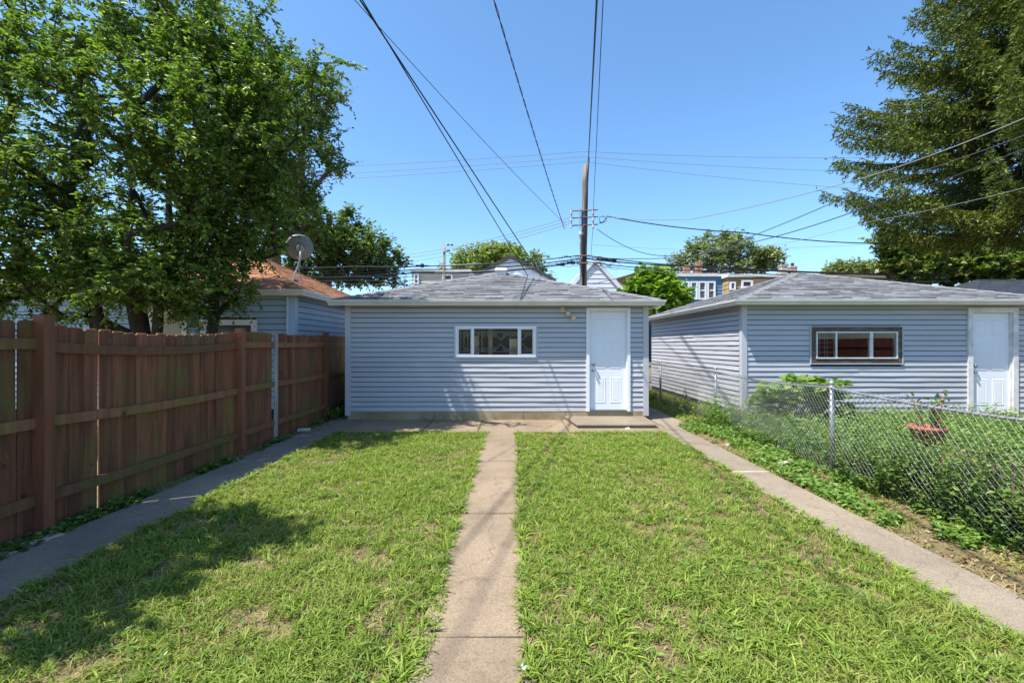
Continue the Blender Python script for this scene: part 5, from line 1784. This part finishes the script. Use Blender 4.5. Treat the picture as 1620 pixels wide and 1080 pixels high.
weed_patch('vine_weeds', 'leafy vines climbing up through the chain-link mesh around the rose bush', None, 3.70, 3.98, 2.9, 4.7, 70, .35, .95, .05, 'weed', 75, 3, 20, .5)
weed_patch('vine_weeds', 'low leafy weeds poking through the foot of the chain-link mesh', clump(77, .4, .3), 3.64, 3.90, 1.8, 8.5, 500, .05, .26, .045, 'weed', 76, 3, 7, .6)


def leafy_shrub(name, label, c, blobs, n, leaf, mat, seed, nst=14, stemmat='stem', ratio=.75, cat='shrub'):
    r = np.random.default_rng(seed)
    t = thing(name, c, label, cat)
    w = MB()
    pts = sample_blobs(r, blobs, n)
    tips = pts[r.choice(n, nst, replace=False)]
    for p in tips:
        b0 = np.array(c) + np.append(r.normal(0, .06, 2), 0)
        mid = (b0 + p) / 2 + np.append(r.normal(0, .04, 2), .05)
        w.tube([b0, mid, p], [.009, .006, .003], 5)
    w.build('stems', stemmat, t, True)
    az = r.random(n) * 2 * np.pi
    outd = unit(pts - np.array(c))
    D = unit(np.stack([np.cos(az), np.sin(az), np.full(n, -.25)], 1) * .8 + outd * .5)
    Ls = leaf * r.uniform(.55, 1.25, n)
    V, Fq = leaf_geo(pts, D, unit(np.array([0, 0, 1.0]) + r.normal(0, .4, (n, 3))), Ls, Ls * ratio)
    npmesh('foliage', V, Fq, mat, t)
    return t


k_ = P(1262, 640, 8.2)
leafy_shrub('broad_leaved_plant', 'large pale-leaved plant in front of the brown-framed window, behind the chain-link', (k_.x, 8.2, 0),
            [((k_.x, 8.2, .66), (.72, .40, .28)), ((k_.x + .35, 8.15, .82), (.42, .3, .14)), ((k_.x - .45, 8.2, .5), (.35, .3, .3)), ((k_.x + .55, 8.2, .4), (.35, .3, .3))], 620, .17, 'weed_pale', 81, 26, ratio=.8)
# rose bush on the fence
rb = leafy_shrub('rose_bush', 'straggly rose bush with bare brown canes against the chain-link fence', (4.05, 3.55, 0),
                 [((3.98, 3.75, .42), (.22, .45, .35)), ((4.1, 3.4, .3), (.2, .3, .28)), ((4.05, 4.1, .62), (.15, .25, .2))], 520, .05, 'weed', 82, 20, 'stem_br', .6)
r = np.random.default_rng(83)
n = 70
p_ = np.stack([r.normal(3.93, .05, n), r.normal(3.85, .18, n), r.uniform(.2, .62, n)], 1)
V, Fq = leaf_geo(p_, unit(r.normal(0, 1, (n, 3))), unit(np.array([0, 0, 1.0]) + r.normal(0, .5, (n, 3))), .05, .028)
npmesh('dry_leaves', V, Fq, 'rose_dry', rb)
cn = MB()
for k in range(11):
    y0 = 3.2 + .07 * k
    cn.tube([(4.0 + .05 * math.sin(k), y0, 0), (3.95, y0 + .05 * math.sin(k * 2), .28), (3.9 + .05 * math.cos(k), y0 - .12 + .05 * k % .2, .5 + .25 * random.random())], [.013, .010, .005], 6)
cn.build('canes', 'stem_br', rb, True)
# flower pot
k_ = P(1467, 682, 5.05)
fpot = thing('flower_pot', (k_.x, 5.05, 0.40), 'terracotta bowl-shaped pot with straggly red-leaved plant behind the chain-link fence', 'flower pot')
MB().lathe([(.115, 0), (.125, .01), (.150, .13), (.165, .135), (.175, .14), (.175, .18), (.155, .18), (.15, .15), (.01, .145)], (k_.x, 5.05, 0.46), 24).build('bowl', 'terra', fpot, True)
MB().tube([(k_.x, 5.05, -.02), (k_.x, 5.05, .46)], .035, 8).build('stake', 'stem_br', fpot)
r = np.random.default_rng(85)
pw = MB()
LP, LD = [], []
for k in range(14):
    az = r.random() * 6.28
    tip = np.array([k_.x + .28 * math.cos(az) * r.random(), 5.05 + .22 * math.sin(az) * r.random(), .66 + r.uniform(.12, .38)])
    b0 = np.array([k_.x + .05 * math.cos(az), 5.05 + .05 * math.sin(az), .62])
    pw.tube([b0, (b0 + tip) / 2 + np.array([0, 0, .03]), tip], [.005, .004, .002], 4)
    for q in range(9):
        LP.append(b0 + (tip - b0) * (.3 + .7 * q / 8) + r.normal(0, .02, 3)); LD.append(r.normal(0, 1, 3))
pw.build('stems', 'stem', fpot)
LP = np.array(LP); LD = unit(np.array(LD))
V, Fq = leaf_geo(LP[::2], LD[::2], unit(np.array([0, 0, 1.0]) + r.normal(0, .4, (len(LP[::2]), 3))), .065, .035)
npmesh('foliage', V, Fq, 'weed', fpot)
V, Fq = leaf_geo(LP[1::4], LD[1::4], unit(np.array([0, 0, 1.0]) + r.normal(0, .4, (len(LP[1::4]), 3))), .05, .03)
npmesh('red_foliage', V, Fq, 'rose_dry', fpot)

# bricks and stones
for lab, (x, y, rz, lx, ly, lz, mt) in (('pale loose brick lying near the fence foot by the garage apron', (-3.70, 8.05, .2, .20, .10, .06, 'chimney')),
                                        ('pinkish flat brick beside the tall dark fence post', (-3.67, 3.55, 1.35, .22, .10, .035, 'brick')),
                                        ('second pinkish flat brick, end to end with the one at the fence post', (-3.69, 3.24, 1.62, .21, .10, .032, 'brick')),
                                        ('chunk of pale stone in the verge beside the right-hand path', (3.42, 5.75, .5, .17, .07, .06, 'chimney')),
                                        ('small pale stone in the verge near the apron end of the path', (3.25, 6.9, .9, .12, .06, .04, 'chimney'))):
    h = 0.006
    mb = MB()
    R = lambda ii, z: [(-lx / 2 + ii, -ly / 2 + ii, z), (lx / 2 - ii, -ly / 2 + ii * .6, z), (lx / 2 - ii, ly / 2 - ii, z), (-lx / 2 + ii * .7, ly / 2 - ii, z)]
    rings = [R(.004, 0), R(0, .006), R(0, lz - .008), R(.008, lz)]
    vs = [p for q in rings for p in q]
    fs = [(4 * q + i2, 4 * q + (i2 + 1) % 4, 4 * q + 4 + (i2 + 1) % 4, 4 * q + 4 + i2) for q in range(3) for i2 in range(4)] + [(12, 13, 14, 15), (3, 2, 1, 0)]
    mb.add(vs, fs)
    o = link('brick' if 'brick' in lab else 'stone', mb.mesh('brick'), mt, None, (x, y, 0.0))
    o.rotation_euler = (0, 0, rz)
    tag(o, lab, 'brick' if 'brick' in lab else 'stone')
